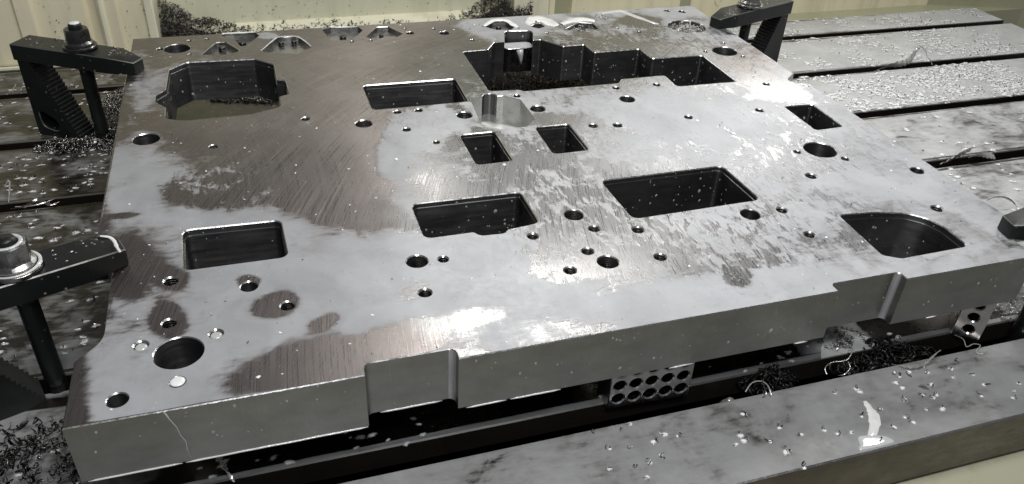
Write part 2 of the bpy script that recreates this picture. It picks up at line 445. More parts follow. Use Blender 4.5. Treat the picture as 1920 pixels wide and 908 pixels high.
FMA[:, 25:] *= np.where(np.arange(FMA.shape[0])[:, None] > 12, .86, .72)
FMA[7:12, 25:40] *= .86
def film_px(q):
    x = np.clip(q[:, 0]/40-.5, 0, 46.99); y = np.clip(q[:, 1]/40-.5, 0, 21.99)
    i, j = x.astype(int), y.astype(int); a, b = x-i, y-j
    return FMA[j, i]*(1-a)*(1-b)+FMA[j, i+1]*a*(1-b)+FMA[j+1, i]*(1-a)*b+FMA[j+1, i+1]*a*b
# shaped patches: (px x, px y, rx, ry, angle deg, value)
BLOBS = [(240, 500, 45, 60, 0, .1), (320, 522, 34, 22, 0, .1), (315, 600, 38, 36, 20, .1), (515, 572, 48, 24, -20, .05), (604, 606, 34, 14, -25, .1),
         (775, 545, 38, 22, -20, .3), (467, 528, 24, 14, 0, .2), (640, 345, 110, 90, 0, .05), (560, 690, 150, 50, -14, .12), (740, 640, 120, 34, -14, .12), (900, 590, 60, 22, -14, .25),
         (400, 360, 95, 34, 0, .2), (380, 350, 40, 14, 0, .5), (1065, 228, 95, 16, 3, .15), (1160, 235, 40, 10, 0, .2), (1300, 545, 250, 24, -9, .9), (1000, 545, 110, 26, -8, .95),
         (1385, 520, 30, 20, 0, .2), (1640, 345, 130, 26, 5, .9), (1500, 285, 120, 40, 0, .55), (1430, 157, 26, 18, 0, .2), (1475, 175, 36, 16, 10, .25),
         (1270, 215, 170, 40, 3, .92), (970, 200, 30, 20, 0, .8), (760, 245, 40, 30, 0, .9), (735, 300, 32, 40, 0, .85), (845, 320, 80, 60, -30, .35), (930, 320, 60, 20, 0, .3),
         (1065, 515, 60, 22, 0, .4), (1340, 420, 110, 40, 10, .62), (1500, 390, 90, 40, 10, .66), (920, 48, 66, 14, 0, .95), (1200, 38, 40, 12, 0, .2), (1290, 22, 90, 10, 0, .85),
         (230, 330, 30, 60, 0, .85), (225, 405, 36, 5, -5, .1), (260, 120, 30, 30, 0, .45), (500, 67, 26, 7, 0, .8)]
def film_at(P):
    q = px(P); f = film_px(q)
    for x, y, rx, ry, an, v in BLOBS:
        t = math.radians(an); dx, dy = q[:, 0]-x, q[:, 1]-y
        u = (dx*math.cos(t)+dy*math.sin(t))/rx; w_ = (-dx*math.sin(t)+dy*math.cos(t))/ry
        k = 1-np.clip((np.sqrt(u*u+w_*w_)-.55)/.85, 0, 1); k = k*k*(3-2*k)
        f = f*(1-k)+v*k
    return f

def frag_at(P):
    q = px(P); x, y = q[:, 0], q[:, 1]; g = lambda a, b, c, d: np.exp(-(((x-a)/c)**2+((y-b)/d)**2))
    return np.clip(g(1330, 410, 260, 110)+g(1020, 400, 90, 130)+.8*g(1300, 210, 260, 60)+.8*g(760, 240, 60, 60)+.7*g(1250, 90, 200, 40)+.7*g(400, 350, 110, 40)+.6*g(1560, 300, 160, 60), 0, 1)
def dark_refl_at(P):  # brown tint painted where the plate steel mirrors dark surroundings
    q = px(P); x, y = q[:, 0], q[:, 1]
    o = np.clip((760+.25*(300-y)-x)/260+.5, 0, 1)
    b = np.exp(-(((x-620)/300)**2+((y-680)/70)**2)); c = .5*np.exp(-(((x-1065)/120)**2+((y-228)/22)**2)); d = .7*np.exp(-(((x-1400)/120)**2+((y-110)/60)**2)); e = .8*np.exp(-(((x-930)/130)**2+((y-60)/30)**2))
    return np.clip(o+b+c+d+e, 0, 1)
# ------------------------------------------------------------------ setting: enclosure
ZT = -102.0
def structure(name, parts_or_vf, mat, **kw):
    V, F = parts_or_vf[:2]; o = mesh(name, V, F, mat, **kw); o['kind'] = 'structure'; return o
def bx(x0, x1, y0, y1, z0, z1): V, F, a, b = box(x0, x1, y0, y1, z0, z1); return V, F
def prism_x(prof, x0, x1):                 # closed (y,z) profile extruded along x
    n = len(prof); V = [(x0, y, z) for y, z in prof]+[(x1, y, z) for y, z in prof]
    F = [(i, (i+1) % n, n+(i+1) % n, n+i) for i in range(n)]+[tuple(range(n))[::-1], tuple(range(n, 2*n))]
    return V, F
def prism_z(prof, z0, z1):
    n = len(prof); V = [(x, y, z0) for x, y in prof]+[(x, y, z1) for x, y in prof]
    F = [(i, (i+1) % n, n+(i+1) % n, n+i) for i in range(n)]+[tuple(range(n))[::-1], tuple(range(n, 2*n))]
    return V, F
WH = 300
lw = empty('enclosure_panel', (0, 905, 0)); tag(lw, 'folded cream enclosure panel with vertical ribs behind the left clamp', 'enclosure panel'); 
def lpart(name, vf, mat, **kw):
    V, F = vf; return mesh(name, [(x, y-905, z) for x, y, z in V], F, mat, parent=lw, **kw)
prof = [(-420, 905), (-176, 905), (-172, 898), (-152, 898), (-148, 905), (-84, 905), (-80, 912), (-78, 912), (-60, 903), (-46, 899), (-38, 897), (-36, 903), (8, 903), (8, 960), (-420, 960)]
lpart('ribbed_sheet', prism_z(prof, ZT+4, WH), M['cream'])
lpart('seam_strip', prism_z([(-64, 902), (-60, 896), (-56, 896), (-53, 900), (-53, 903), (-64, 903)], ZT+4, WH), M['cream2'])
lpart('edge_post', prism_z([(2, 897), (12, 897), (14, 900), (14, 1010), (9, 1010), (2, 900)], -125, WH), M['cream2'])
lpart('foot_flange', bx(-420, 8, 893, 900, ZT+2, ZT+5), M['cream2'])
mid = empty('recessed_panel', (300, 1000, 0)); tag(mid, 'green cream recessed panel with chips heaped along its bottom lip', 'enclosure panel')
def mpart(name, vf, mat, **kw):
    V, F = vf; return mesh(name, [(x-300, y-1000, z) for x, y, z in V], F, mat, parent=mid, **kw)
mpart('panel_sheet', bx(14, 622, 1000, 1012, -100, WH), M['green'])
mpart('bottom_lip', prism_x([(1000, -84), (992, -86), (972, -97), (972, -101), (1000, -101)], 14, 622), M['cream2'])
structure('machine_floor', bx(-900, 2400, 888, 1400, -160, -112), M['olive'])
jb = empty('door_jamb', (660, 950, 0)); tag(jb, 'pale cream door jamb between the chip heap and the wide olive panel', 'door jamb')
def jpart(name, vf, mat):
    V, F = vf; return mesh(name, [(x-660, y-950, z) for x, y, z in V], F, mat, parent=jb)
jpart('jamb_sheet', bx(610, 676, 950, 1012, -110, WH), M['cream2'])
jpart('jamb_rib', prism_z([(676, 944), (686, 944), (688, 950), (688, 1012), (676, 1012)], -110, WH), M['cream'])
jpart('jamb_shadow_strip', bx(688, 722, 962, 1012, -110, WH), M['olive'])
rp = empty('enclosure_panel', (1100, 950, 0)); tag(rp, 'wide smooth yellow green enclosure panel behind the right end of the table', 'enclosure panel')
def rpart(name, vf, mat):
    V, F = vf; return mesh(name, [(x-1100, y-950, z) for x, y, z in V], F, mat, parent=rp)
rpart('panel_sheet', bx(722, 1545, 950, 962, -160, WH), M['cream'])
rpart('panel_seam', bx(946, 968, 947.5, 949.8, -160, WH), M['olive'])
structure('side_wall', prism_z([(1545, 950), (2300, 720), (2300, 740), (1545, 975)], -420, WH), M['olive'])
structure('lower_apron', prism_x([(-92, -158), (-620, -420), (-620, -450), (-86, -300), (-80, -158)], -500, 1900), M['apron'])

# ------------------------------------------------------------------ milling table with T-slots
tb = empty('milling_table', (600, 400, -160)); tag(tb, 'wet cast iron machine table with long T-slots under the plate', 'machine table')
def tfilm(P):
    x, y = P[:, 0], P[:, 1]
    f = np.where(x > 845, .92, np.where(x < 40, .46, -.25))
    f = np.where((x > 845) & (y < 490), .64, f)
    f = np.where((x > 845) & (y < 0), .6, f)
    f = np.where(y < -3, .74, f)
    f = np.where((x > 610) & (x < 690) & (y > 20) & (y < 66), 1.1, f)  # film raised where light falls through the notch, to whiten that patch
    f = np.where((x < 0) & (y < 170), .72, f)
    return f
strips = [(-87, -3), (22, 155), (175, 312), (331, 470), (489, 626), (646, 790), (808, 887)]
for y0, y1 in strips:
    x0, x1 = -520., 1612.
    L = np.array([(x0, y0), (x1, y0), (x1, y1), (x0, y1)], float)
    V, F, MI, SM = slab(L, [], ZT, ZT-(53 if y0 < -80 else 24), 1.3, grid=17, m_top=0, m_ch=1, m_side=2, m_bot=2)
    V = [(x-600, y-400, z+160) for x, y, z in V]
    A = np.array(V)+np.array([600, 400, -160])
    mesh('table_strip', V, F, [M['table_top'], M['chamfer'] if y0 < -80 else M['edge'], M['rail_side'] if y0 < -80 else M['slot']], MI, SM, parent=tb, attr={'film': tfilm(A), 'oil_refl': np.where((A[:, 0] > 845) & (A[:, 1] > 100), 0., 1.)})
vf = merge([bx(-520, 1610, -86, 886, ZT-58, ZT-52)]+[bx(-520, 1610, (a[1]+b[0])/2-22-18, (a[1]+b[0])/2-22, ZT-52.5, ZT-24.2) for a, b in zip(strips, strips[1:])])
mesh('slot_bed', [(x-600, y-400, z+160) for x, y, z in vf[0]], vf[1], M['slot'], parent=tb)

# ------------------------------------------------------------------ the machined plate
T = 51.26
outer = fillet([(0, 0, 0), (194, 0, 1), (194, 12, 11.5), (261.5, 12, 11.5), (261.5, 0, 0), (590, 0, 0), (590, 10.5, 4), (660, 10.5, 10.4), (660, 0, 0),
                (804, 0, 0), (804, 32, 8), (832, 46, 0), (832, 216, 0), (826, 219, 2), (832, 232, 0), (832, 396, 0), (815, 399, 7), (811, 412, 7), (832, 428, 0), (832, 713.7, 0), (0, 713.7, 0),
                (0, 229, 0), (16, 226, 8), (17, 84, 26), (0, 65.6, 0)], 4, 8)
holes = []
def pocket(pts, floor=None, r=4.0, ch=.9, **kw):
    holes.append(dict(loop=fillet(P2(pts), r, 6), floor=floor, ch=ch, **kw)); return holes[-1]
groove = [(0, -5), (1.2, -6.2)]
P_big = pocket([(317, 131), (350, 117, 8), (478, 111, 4), (513, 121, 5), (519, 150, 1), (535, 151, 7), (542, 176, 3), (523, 181, 1), (526, 200, 10), (470, 214, 10), (347, 226, 10), (310, 222, 10), (311, 201, 2), (291, 190, 5), (292, 179, 3), (311, 168, 1)], lev=[(0, -6), (-.9, -6.3)])
P_a = pocket([(680, 160.5), (854, 148), (878, 190), (699, 206)], r=5, lev=[(0, -5), (-1., -5.3)])
P_z = pocket([(868, 97, 3), (915, 93, 5), (927, 79.5, 4), (946, 78, 1), (946, 58, 9), (999, 57, 9), (999, 75.5, 1), (1013, 74, 3), (1056, 87, 3), (1096, 83.5, 4), (1114, 98.5, 3), (1199, 92, 4), (1222, 110, 5), (1317, 104, 5), (1381, 153, 4),
               (1270, 162, 5), (1247, 141, 5), (1163, 148.5, 3), (1160, 155.5, 3), (1100, 161, 1), (983, 171, 2), (972, 168, 3), (918, 171, 5)])
P_c = pocket([(862, 253), (927, 246.5), (962, 301), (894, 309)], r=5, lev=[(0, -4), (-1., -4.3)])
P_d = pocket([(1003, 238.5), (1066, 232.5), (1105, 281), (1038, 288.5)], r=5, lev=[(0, -4), (-1., -4.3)])
P_e = pocket([(1471, 200), (1523, 196), (1581, 237), (1530, 244)], r=4)
P_f = pocket([(342, 432), (526, 413), (540, 481), (344, 507)], r=7, lev=[(0, -6), (-1.2, -6.3)])
P_g = pocket([(771, 383), (975, 360), (1011, 417), (951, 430, 5), (946, 437, 5), (901, 441.5, 6), (889, 434.5, 4), (797, 447)], r=7, lev=[(0, -5), (-1., -5.3)])
P_h = pocket([(1127, 339), (1353, 311), (1425, 374), (1188, 410)], r=7, lev=[(0, -5), (-1., -5.3)])
P_i = pocket([(1573, 403), (1640, 398, 5), (1700, 400, 18), (1736, 409, 18), (1770, 425.5, 18), (1815, 461, 6), (1690, 484, 10), (1655, 478, 5)], r=5, lev=[(0, -6), (-1., -6.3)])
# dovetail recess with a half-round channel in its back wall
holes.append(dict(loop=fillet(P2([(882, 186, 1), (904, 181, .5), (907, 177, 3), (918, 175.5, 5), (929, 177, 3), (932, 180.5, .5), (943, 179.5, 1), (976, 187.5, 1), (1003, 223, 1), (987, 237.5, 2), (940, 242, 2), (905, 237, 2)]), 1, 5), floor=-27, ch=.5, mat=4, fmat=4))
# shallow relief pockets along the back edge
for pts in ([(377, 103), (405, 80), (424, 79), (450, 95), (430, 102)], [(488, 95), (521, 70), (560, 68), (584, 88), (556, 101), (500, 98)],
            [(603, 55), (620, 51), (672, 50), (680, 56), (661, 74), (622, 76)], [(686, 68), (706, 51), (728, 50), (756, 63), (741, 71), (693, 72)],
            [(908, 50), (922, 39), (949, 38), (966, 49), (958, 56), (930, 56)]):
    holes.append(dict(loop=fillet(P2(pts), 2, 4), floor=-7, ch=.7, mat=8, fmat=8))
pts_b = [(458, 65), (500, 61.5), (487, 70), (466, 86), (452, 90), (451, 82)]
holes.append(dict(loop=fillet(P2([(414, 66), (421, 62.5), (478, 60.5), (486, 66), (462, 85), (452, 87), (440, 74)]), 2, 4), floor=-7, ch=.7, mat=8, fmat=8))
holes.append(dict(loop=fillet(P2([(1058, 55), (1085, 42), (1112, 44), (1124, 54), (1090, 59)]), 3, 4), floor=-12, ch=.6, mat=8, fmat=8))
holes.append(dict(loop=fillet(P2([(994, 50), (1002, 45), (1014, 44), (1022, 50), (1010, 53.5)]), 2, 4), floor=-12, ch=.5, mat=8, fmat=8))
def hole(x, y, wpx, floor=None, ch=.8, mat=3, n=30):
    a, b, c = at(x-wpx/2, y), at(x+wpx/2, y), at(x, y); r = np.linalg.norm(a-b)/2*.93
    holes.append(dict(loop=circ(c[0], c[1], r, n), floor=floor, ch=ch, mat=mat, fmat=5)); return c, r
HB = {}
for k, a in dict(a=(332, 91, 52, -12), b=(274, 261, 53, -30), c=(335, 661, 98, None), d=(220, 750, 42, None), e=(467, 537, 34, -40), j=(1176, 186, 30, None),
                 m=(1407, 402, 38, None), n=(1538, 281, 62, None), o=(1359, 96, 47, None), p=(1288, 50, 72, -12), q=(1720, 320, 25, None), t=(833, 62, 20, -20), u=(769, 62, 16, -5)).items():
    HB[k] = hole(a[0], a[1], a[2], a[3])
for a in ((682, 232, 34), (871, 216, 31), (1008, 204, 30), (782, 490, 43), (1076, 403, 38), (1140, 491, 42)):
    hole(a[0], a[1], a[2], None if a[2] > 40 else -40, .9, 6)
small = [(320, 527, 28), (317, 606, 28), (405, 626, 27), (264, 648, 28), (333, 716, 29), (539, 573, 28), (797, 549, 26), (831, 486, 20), (999, 443, 21), (1114, 429, 21), (1102, 471, 23), (1069, 507, 24), (1196, 431, 22),
         (1238, 482, 23), (1466, 394, 20), (1518, 440, 20), (1521, 330, 20), (1757, 391, 21), (573, 223, 17), (400, 275, 17), (762, 243, 17), (745, 210, 16), (785, 207, 16), (818, 267, 14), (1112, 236, 18), (1158, 235, 18),
         (1291, 220, 16), (1155, 165, 14), (1231, 159, 14), (969, 180, 14), (1424, 207, 16), (1495, 285, 14), (1585, 298, 15), (1250, 20, 13), (1279, 22, 15), (1437, 158, 13), (300, 92, 14)]
SH = []
for x, y, d in small: SH.append(hole(x, y, d, -24 if d > 17 else -16, 1.1 if d > 18 else .8, 6, 20))
tiny = [(355, 76.5, 10), (388, 73.5, 10), (356, 102, 9), (660, 78, 9), (695, 76, 9), (759, 54, 8), (813, 54, 9), (886, 75, 9), (1026, 62, 8), (1157, 53, 8), (1198, 60, 10), (1357, 81, 9), (1323, 97, 9), (1393, 106, 9)]
for x, y, d in tiny: hole(x, y, d, -8, .7, 6, 12)
V, F, MI, SM = slab(outer, holes, 0, -T, .7, grid=3.6)
ca, cb = at(905.5, 181), at(931, 180.5)
for i_, f_ in enumerate(F):
    if MI[i_] == 2 and len(f_) == 4:
        c_ = np.mean([V[k] for k in f_], 0)
        if .4 < c_[1] < 11.9 and (249.8 < c_[0] < 261.4 or 649.4 < c_[0] < 659.9): MI[i_] = 7
    if MI[i_] == 4 and len(f_) == 4:
        c_ = np.mean([V[k] for k in f_], 0)
        if ca[0] < c_[0] < cb[0] and c_[1] > ca[1]+.3 and c_[1] < ca[1]+20 and c_[2] < -.6: MI[i_] = 3
PV = np.array(V); plate = mesh('machined_plate', V, F, [M['plate_top'], M['chamfer'], M['side'], M['wall'], M['recess'], M['floor'], M['thread'], M['lit_radius'], M['relief']], MI, SM, attr={'film': film_at(PV), 'oil_refl': dark_refl_at(PV), 'frag': frag_at(PV)})
tag(plate, 'large milled steel plate with pockets and tapped holes, wet with milky coolant', 'steel plate')
me = plate.data
# round feature normals: keep flat top separate (own verts), mark sharp by angle
def sharp(o, deg=32):
    me = o.data; me.polygons.foreach_set('use_smooth', [True]*len(me.polygons))
    try: me.set_sharp_from_angle(angle=math.radians(deg))
    except Exception: pass
sharp(plate)

# ------------------------------------------------------------------ chips
def chip_proto(kind):
    if kind == 0: n, r, a, wd, rise = 5, 1.7, 4.4, 1.5, 1.0      # curl
    elif kind == 1: n, r, a, wd, rise = 4, 3.2, 1.9, 1.1, .4     # bent flake
    else: n, r, a, wd, rise = 6, 1.1, 7.5, 1.0, 3.2              # little helix
    V = []; F = []
    for i in range(n+1):
        t = i/n; th = a*t; ww = wd*(.35+.65*math.sin(math.pi*min(1, .12+t*.9)))
        c = Vector((r*math.cos(th), r*math.sin(th), rise*t)); o = Vector((math.cos(th), math.sin(th), 0))
        V += [c+Vector((0, 0, -ww/2)), c+Vector((0, 0, ww/2))+o*.25, c+o*.30+Vector((0, 0, 0))]
    for i in range(n):
        for k in range(3):
            j = (k+1) % 3; F.append((i*3+k, i*3+j, i*3+3+j, i*3+3+k))
    A = np.array([tuple(v) for v in V]); A -= A.mean(0)
    return A, np.array(F)
PROTO = [chip_proto(k) for k in range(3)]
def rotm(n, flat=0.):
    q = rng.normal(size=(n, 4)); q /= np.linalg.norm(q, axis=1)[:, None]
    w_, x, y, z = q.T
    return np.stack([np.stack([1-2*(y*y+z*z), 2*(x*y-z*w_), 2*(x*z+y*w_)], 1), np.stack([2*(x*y+z*w_), 1-2*(x*x+z*z), 2*(y*z-x*w_)], 1), np.stack([2*(x*z-y*w_), 2*(y*z+x*w_), 1-2*(x*x+y*y)], 1)], 1)
def chips(name, pos, size, label, cat='metal chips', mat='chip', lift=True):
    pos = np.asarray(pos, float); N = len(pos); Vs = []; Fs = []; off = 0
    kinds = rng.integers(0, 3, N); sz = rng.uniform(size[0], size[1], N)
    for k in range(3):
        idx = np.where(kinds == k)[0]
        if len(idx) == 0: continue
        A, Fp = PROTO[k]; R = rotm(len(idx))
        V = np.einsum('nij,vj->nvi', R, A)*sz[idx][:, None, None]
        if lift: V[:, :, 2] -= V[:, :, 2].min(1)[:, None]*.8
        V += pos[idx][:, None, :]
        F = Fp[None]+(np.arange(len(idx))*len(A))[:, None, None]+off
        off += len(idx)*len(A); Vs.append(V.reshape(-1, 3)); Fs.append(F.reshape(-1, 4))
    V = np.concatenate(Vs)*MM; F = np.concatenate(Fs)
    me = bpy.data.meshes.new(name); me.vertices.add(len(V)); me.vertices.foreach_set('co', V.astype(np.float32).ravel())
    me.loops.add(F.size); me.loops.foreach_set('vertex_index', F.astype(np.int32).ravel())
    me.polygons.add(len(F)); me.polygons.foreach_set('loop_start', np.arange(0, F.size, 4, dtype=np.int32)); me.polygons.foreach_set('loop_total', np.full(len(F), 4, np.int32))
    me.update(calc_edges=True); me.materials.append(M[mat])
    o = bpy.data.objects.new(name, me); COL.objects.link(o)
    return tag(o, label, cat, kind='stuff')
def domes(name, pos, rx, ry, h, rot, label, cat, mat, nrm=None, rings=2, seg=9):
    """low lens-shaped liquid domes; nrm = surface normals"""
    pos = np.asarray(pos, float); N = len(pos); rx = np.broadcast_to(rx, N); ry = np.broadcast_to(ry, N); h = np.broadcast_to(h, N); rot = np.broadcast_to(rot, N)
    nrm = np.tile([0, 0, 1.], (N, 1)) if nrm is None else np.asarray(nrm, float)
    ref = np.where(np.abs(nrm[:, 2:3]) > .9, np.array([[1., 0, 0]]), np.array([[0, 0, 1.]]))
    a = ref-nrm*np.sum(ref*nrm, 1)[:, None]; a /= np.linalg.norm(a, axis=1)[:, None]; b = np.cross(nrm, a)
    ca, sa = np.cos(rot)[:, None], np.sin(rot)[:, None]; a, b = a*ca+b*sa, b*ca-a*sa
    th = np.arange(seg)*2*math.pi/seg; wob = 1+rng.uniform(-.16, .16, (N, seg))
    Vs = []
    for k in range(rings):
        t = 1-k/rings; zz = (1-t**2)*h-.05*(k == 0)
        Vs.append(pos[:, None]+a[:, None]*(rx[:, None]*t*np.cos(th)*wob)[..., None]+b[:, None]*(ry[:, None]*t*np.sin(th)*wob)[..., None]+nrm[:, None]*zz[:, None, None]*np.ones((1, seg, 1)))
    Vs.append((pos+nrm*h[:, None])[:, None])
    V = np.concatenate(Vs, 1); nv = V.shape[1]; F = []
    for k in range(rings-1):
        for i in range(seg): j = (i+1) % seg; F.append((k*seg+i, k*seg+j, (k+1)*seg+j, (k+1)*seg+i))
    q = np.array(F).reshape(-1, 4); tri = np.array([((rings-1)*seg+i, (rings-1)*seg+(i+1) % seg, rings*seg) for i in range(seg)])
    Q = (q[None]+(np.arange(N)*nv)[:, None, None]).reshape(-1, 4); TT = (tri[None]+(np.arange(N)*nv)[:, None, None]).reshape(-1, 3)
    V = V.reshape(-1, 3)*MM; me = bpy.data.meshes.new(name); me.vertices.add(len(V)); me.vertices.foreach_set('co', V.astype(np.float32).ravel())
    li = np.concatenate([Q.ravel(), TT.ravel()]).astype(np.int32); me.loops.add(len(li)); me.loops.foreach_set('vertex_index', li)
    me.polygons.add(len(Q)+len(TT)); st = np.concatenate([np.arange(len(Q))*4, len(Q)*4+np.arange(len(TT))*3]).astype(np.int32)
    me.polygons.foreach_set('loop_start', st); me.polygons.foreach_set('loop_total', np.concatenate([np.full(len(Q), 4), np.full(len(TT), 3)]).astype(np.int32))
    me.update(calc_edges=True); me.polygons.foreach_set('use_smooth', [True]*len(me.polygons)); me.materials.append(M[mat])
    at_ = me.attributes.new('rim', 'FLOAT', 'POINT'); at_.data.foreach_set('value', np.tile(np.concatenate([np.full(seg, k/rings) for k in range(rings)]+[[1.]]), N).astype(np.float32))
    o = bpy.data.objects.new(name, me); COL.objects.link(o)
    return tag(o, label, cat, kind='stuff')
def vnoise(x, y, s, seed=0):
    r = np.random.default_rng(seed); g = r.random((64, 64)); u, v = (x/s) % 63, (y/s) % 63
    i, j = u.astype(int), v.astype(int); a, b = u-i, v-j; a = a*a*(3-2*a); b = b*b*(3-2*b)
    return g[i, j]*(1-a)*(1-b)+g[i+1, j]*a*(1-b)+g[i, j+1]*(1-a)*b+g[i+1, j+1]*a*b
def on_strip(x, y):
    m = np.zeros(len(x), bool)
    for y0, y1 in strips: m |= (y > y0+2) & (y < y1-2)
    return m
def scatter(n, x0, x1, y0, y1, dens, seed=1, sc_=45):
    x = rng.uniform(x0, x1, n); y = rng.uniform(y0, y1, n)
    k = on_strip(x, y) & (rng.random(n) < dens*np.clip((vnoise(x+500, y+500, sc_, seed)-.3)*2.2, 0, 1))
    return np.stack([x[k], y[k], np.full(k.sum(), ZT)], 1)
def halo(P, fr=.8, r=(3, 7)):
    k = rng.random(len(P)) < fr; Q = P[k]+np.array([0, 0, .02]); n = len(Q)
    Q[:, :2] += rng.normal(0, 1.5, (n, 2)); R = rng.uniform(r[0], r[1], n)
    return Q, R
PR = np.concatenate([scatter(4300, 845, 1605, 490, 885, 1, 2), scatter(900, 845, 1400, 175, 488, .5, 3), scatter(3000, 845, 1400, 489, 645, .9, 5, 30)])
chips('chip_scatter', PR, (.45, .95), 'small dark chips scattered over the right half of the machine table', mat='darkchip')
Q, R = halo(PR, .95, (3, 8)); domes('coolant_beads', Q, R*1.15, R*.8, R*.22, rng.uniform(-.4, .6, len(Q)), 'milky coolant beads ringing the chips right of the plate', 'coolant', 'halo')
PL = np.concatenate([scatter(1500, -300, -2, 190, 890, 1, 4, 34), scatter(160, -300, -5, -87, 170, .9, 6)])
chips('chip_scatter', PL, (.7, 1.3), 'small dark chips scattered over the table left of the plate', mat='chip')
Q, R = halo(PL, .85, (2, 5.2)); domes('coolant_beads', Q, R*1.2, R*.75, R*.14, rng.uniform(-.4, .6, len(Q)), 'milky coolant beads ringing the chips left of the plate', 'coolant', 'halo')
PF = np.concatenate([scatter(230, 170, 850, -86, -4, .9, 8, 60), scatter(50, 480, 760, -84, -20, 1, 9, 60)])
chips('chip_scatter', PF, (.8, 1.5), 'sparse dark chips on the front rail of the table', mat='chip')
Q, R = halo(PF, .9, (2.5, 5)); domes('coolant_beads', Q, R, R*.8, R*.2, rng.uniform(-.4, .6, len(Q)), 'coolant beads around the chips on the front rail of the table', 'coolant', 'halo')
PU = scatter(110, 0, 800, 22, 60, .9, 10, 40)
Q, R = halo(PU, 1, (2, 5)); domes('coolant_beads', Q, R*1.3, R*.7, R*.25, rng.uniform(-.4, .6, len(Q)), 'coolant beads on the shaded strip just under the plate front', 'coolant', 'halo')

def heap(name, n, cx, cy, rx, ry, h, z0, label, size=(.8, 1.5), mat='darkchip', power=1.4, clip=None):
    u = rng.uniform(0, 1, n)**.6; th = rng.uniform(0, 2*math.pi, n)
    x = cx+rx*u*np.cos(th); y = cy+ry*u*np.sin(th); top = h*np.clip(1-u, 0, 1)**power*(.7+.6*vnoise(x+300, y+300, 12, 5))
    z = z0+top*rng.uniform(.55, 1, n)
    if clip is not None: k = clip(x, y); x, y, z = x[k], y[k], z[k]
    return chips(name, np.stack([x, y, z], 1), size, label, mat=mat, lift=False)
noplate = lambda x, y: x < -3
heap('chip_heap', 1900, -12, 690, 62, 120, 46, ZT+1, 'dark chips heaped between the back left clamp stud and the plate', (.8, 1.7), 'chip', clip=noplate)
heap('chip_heap', 620, -62, 70, 85, 55, 18, ZT+1, 'dark chips heaped at the foot of the front left step block', (.9, 2.0), 'darkchip', clip=noplate)
heap('chip_heap', 90, -62, 66, 80, 50, 20, ZT+1, 'lighter curls mixed into the dark heap at the front left step block', (1.2, 2.6), 'midchip', clip=noplate)
heap('chip_heap', 260, -14, 690, 58, 110, 48, ZT+1, 'bright curls mixed into the heap by the back left clamp stud', (.7, 1.6), 'swarf', clip=noplate)
heap('chip_heap', 260, -85, 620, 45, 22, 8, ZT+1, 'loose bright chips along the slot below the back left step block', (1.0, 2.2), 'chip', clip=noplate)
# band of chips on the ledge behind the plate
n = 7000; x = np.concatenate([rng.uniform(14, 640, 3800), 14+130*rng.beta(1, 2, 1500), 640-130*rng.beta(1, 2, 1700)]); y = rng.uniform(892, 998, n)
prof_h = np.interp(x, [14, 40, 80, 130, 170, 300, 400, 470, 530, 580, 622, 640], [62, 44, 26, 14, 10, 9, 6, 3, 14, 38, 72, 78])
z = -112+(prof_h+16)*np.clip((y-885)/95, .15, 1)*rng.uniform(.75, 1, n)*(.8+.4*vnoise(x, y, 14, 3))
k = ~((x > 606) & (y > 946)); chips('chip_heap', np.stack([x, y, z], 1)[k], (.8, 1.5), 'long drift of dark chips on the ledge behind the plate, piled up at both ends', mat='midchip', lift=False)
# dark mound below that drift so no floor shines through
V = []; F = []; nx, ny = 60, 8
for i in range(nx+1):
    for j in range(ny+1):
        X = 14+i*(626/nx); Y = 890+j*(109/ny); hh = float(np.interp(X, [14, 40, 80, 130, 170, 300, 400, 470, 530, 580, 622, 640], [56, 38, 21, 9, 5, 4, 1, -2, 8, 31, 64, 70]))
        V.append((X, Y, -112+(hh+14)*min(1, max(.1, (Y-885)/95))*.6))
for i in range(nx):
    for j in range(ny): a = i*(ny+1)+j; F.append((a, a+ny+1, a+ny+2, a+1))
nb = len(V); V += [(v[0], v[1], -118) for v in V]; F += [tuple(nb+i for i in f)[::-1] for f in F[:nx*ny]]
tag(mesh('chip_sludge', V, F, M['darkchip'], smooth=True), 'dark packed sludge of fine chips under the drift behind the plate', 'metal chips', kind='stuff')
n_ = 190; wp = np.column_stack([rng.uniform(20, 606, n_), np.full(n_, 999.0), -96+rng.gamma(1.3, 42, n_)]); chips('wall_specks', wp, (.35, .85), 'dark specks of chip stuck to the recessed green cream panel', mat='darkchip', lift=False)
n_ = 70; wp = np.column_stack([rng.uniform(-34, 5, n_), np.full(n_, 902.0), rng.uniform(-98, 60, n_)]); wp[40:, 0] = rng.uniform(-176+30, -86, 30); wp[40:, 1] = 904
chips('wall_specks', wp, (.3, .75), 'dark specks of chip stuck to the ribbed cream panel', mat='darkchip', lift=False)
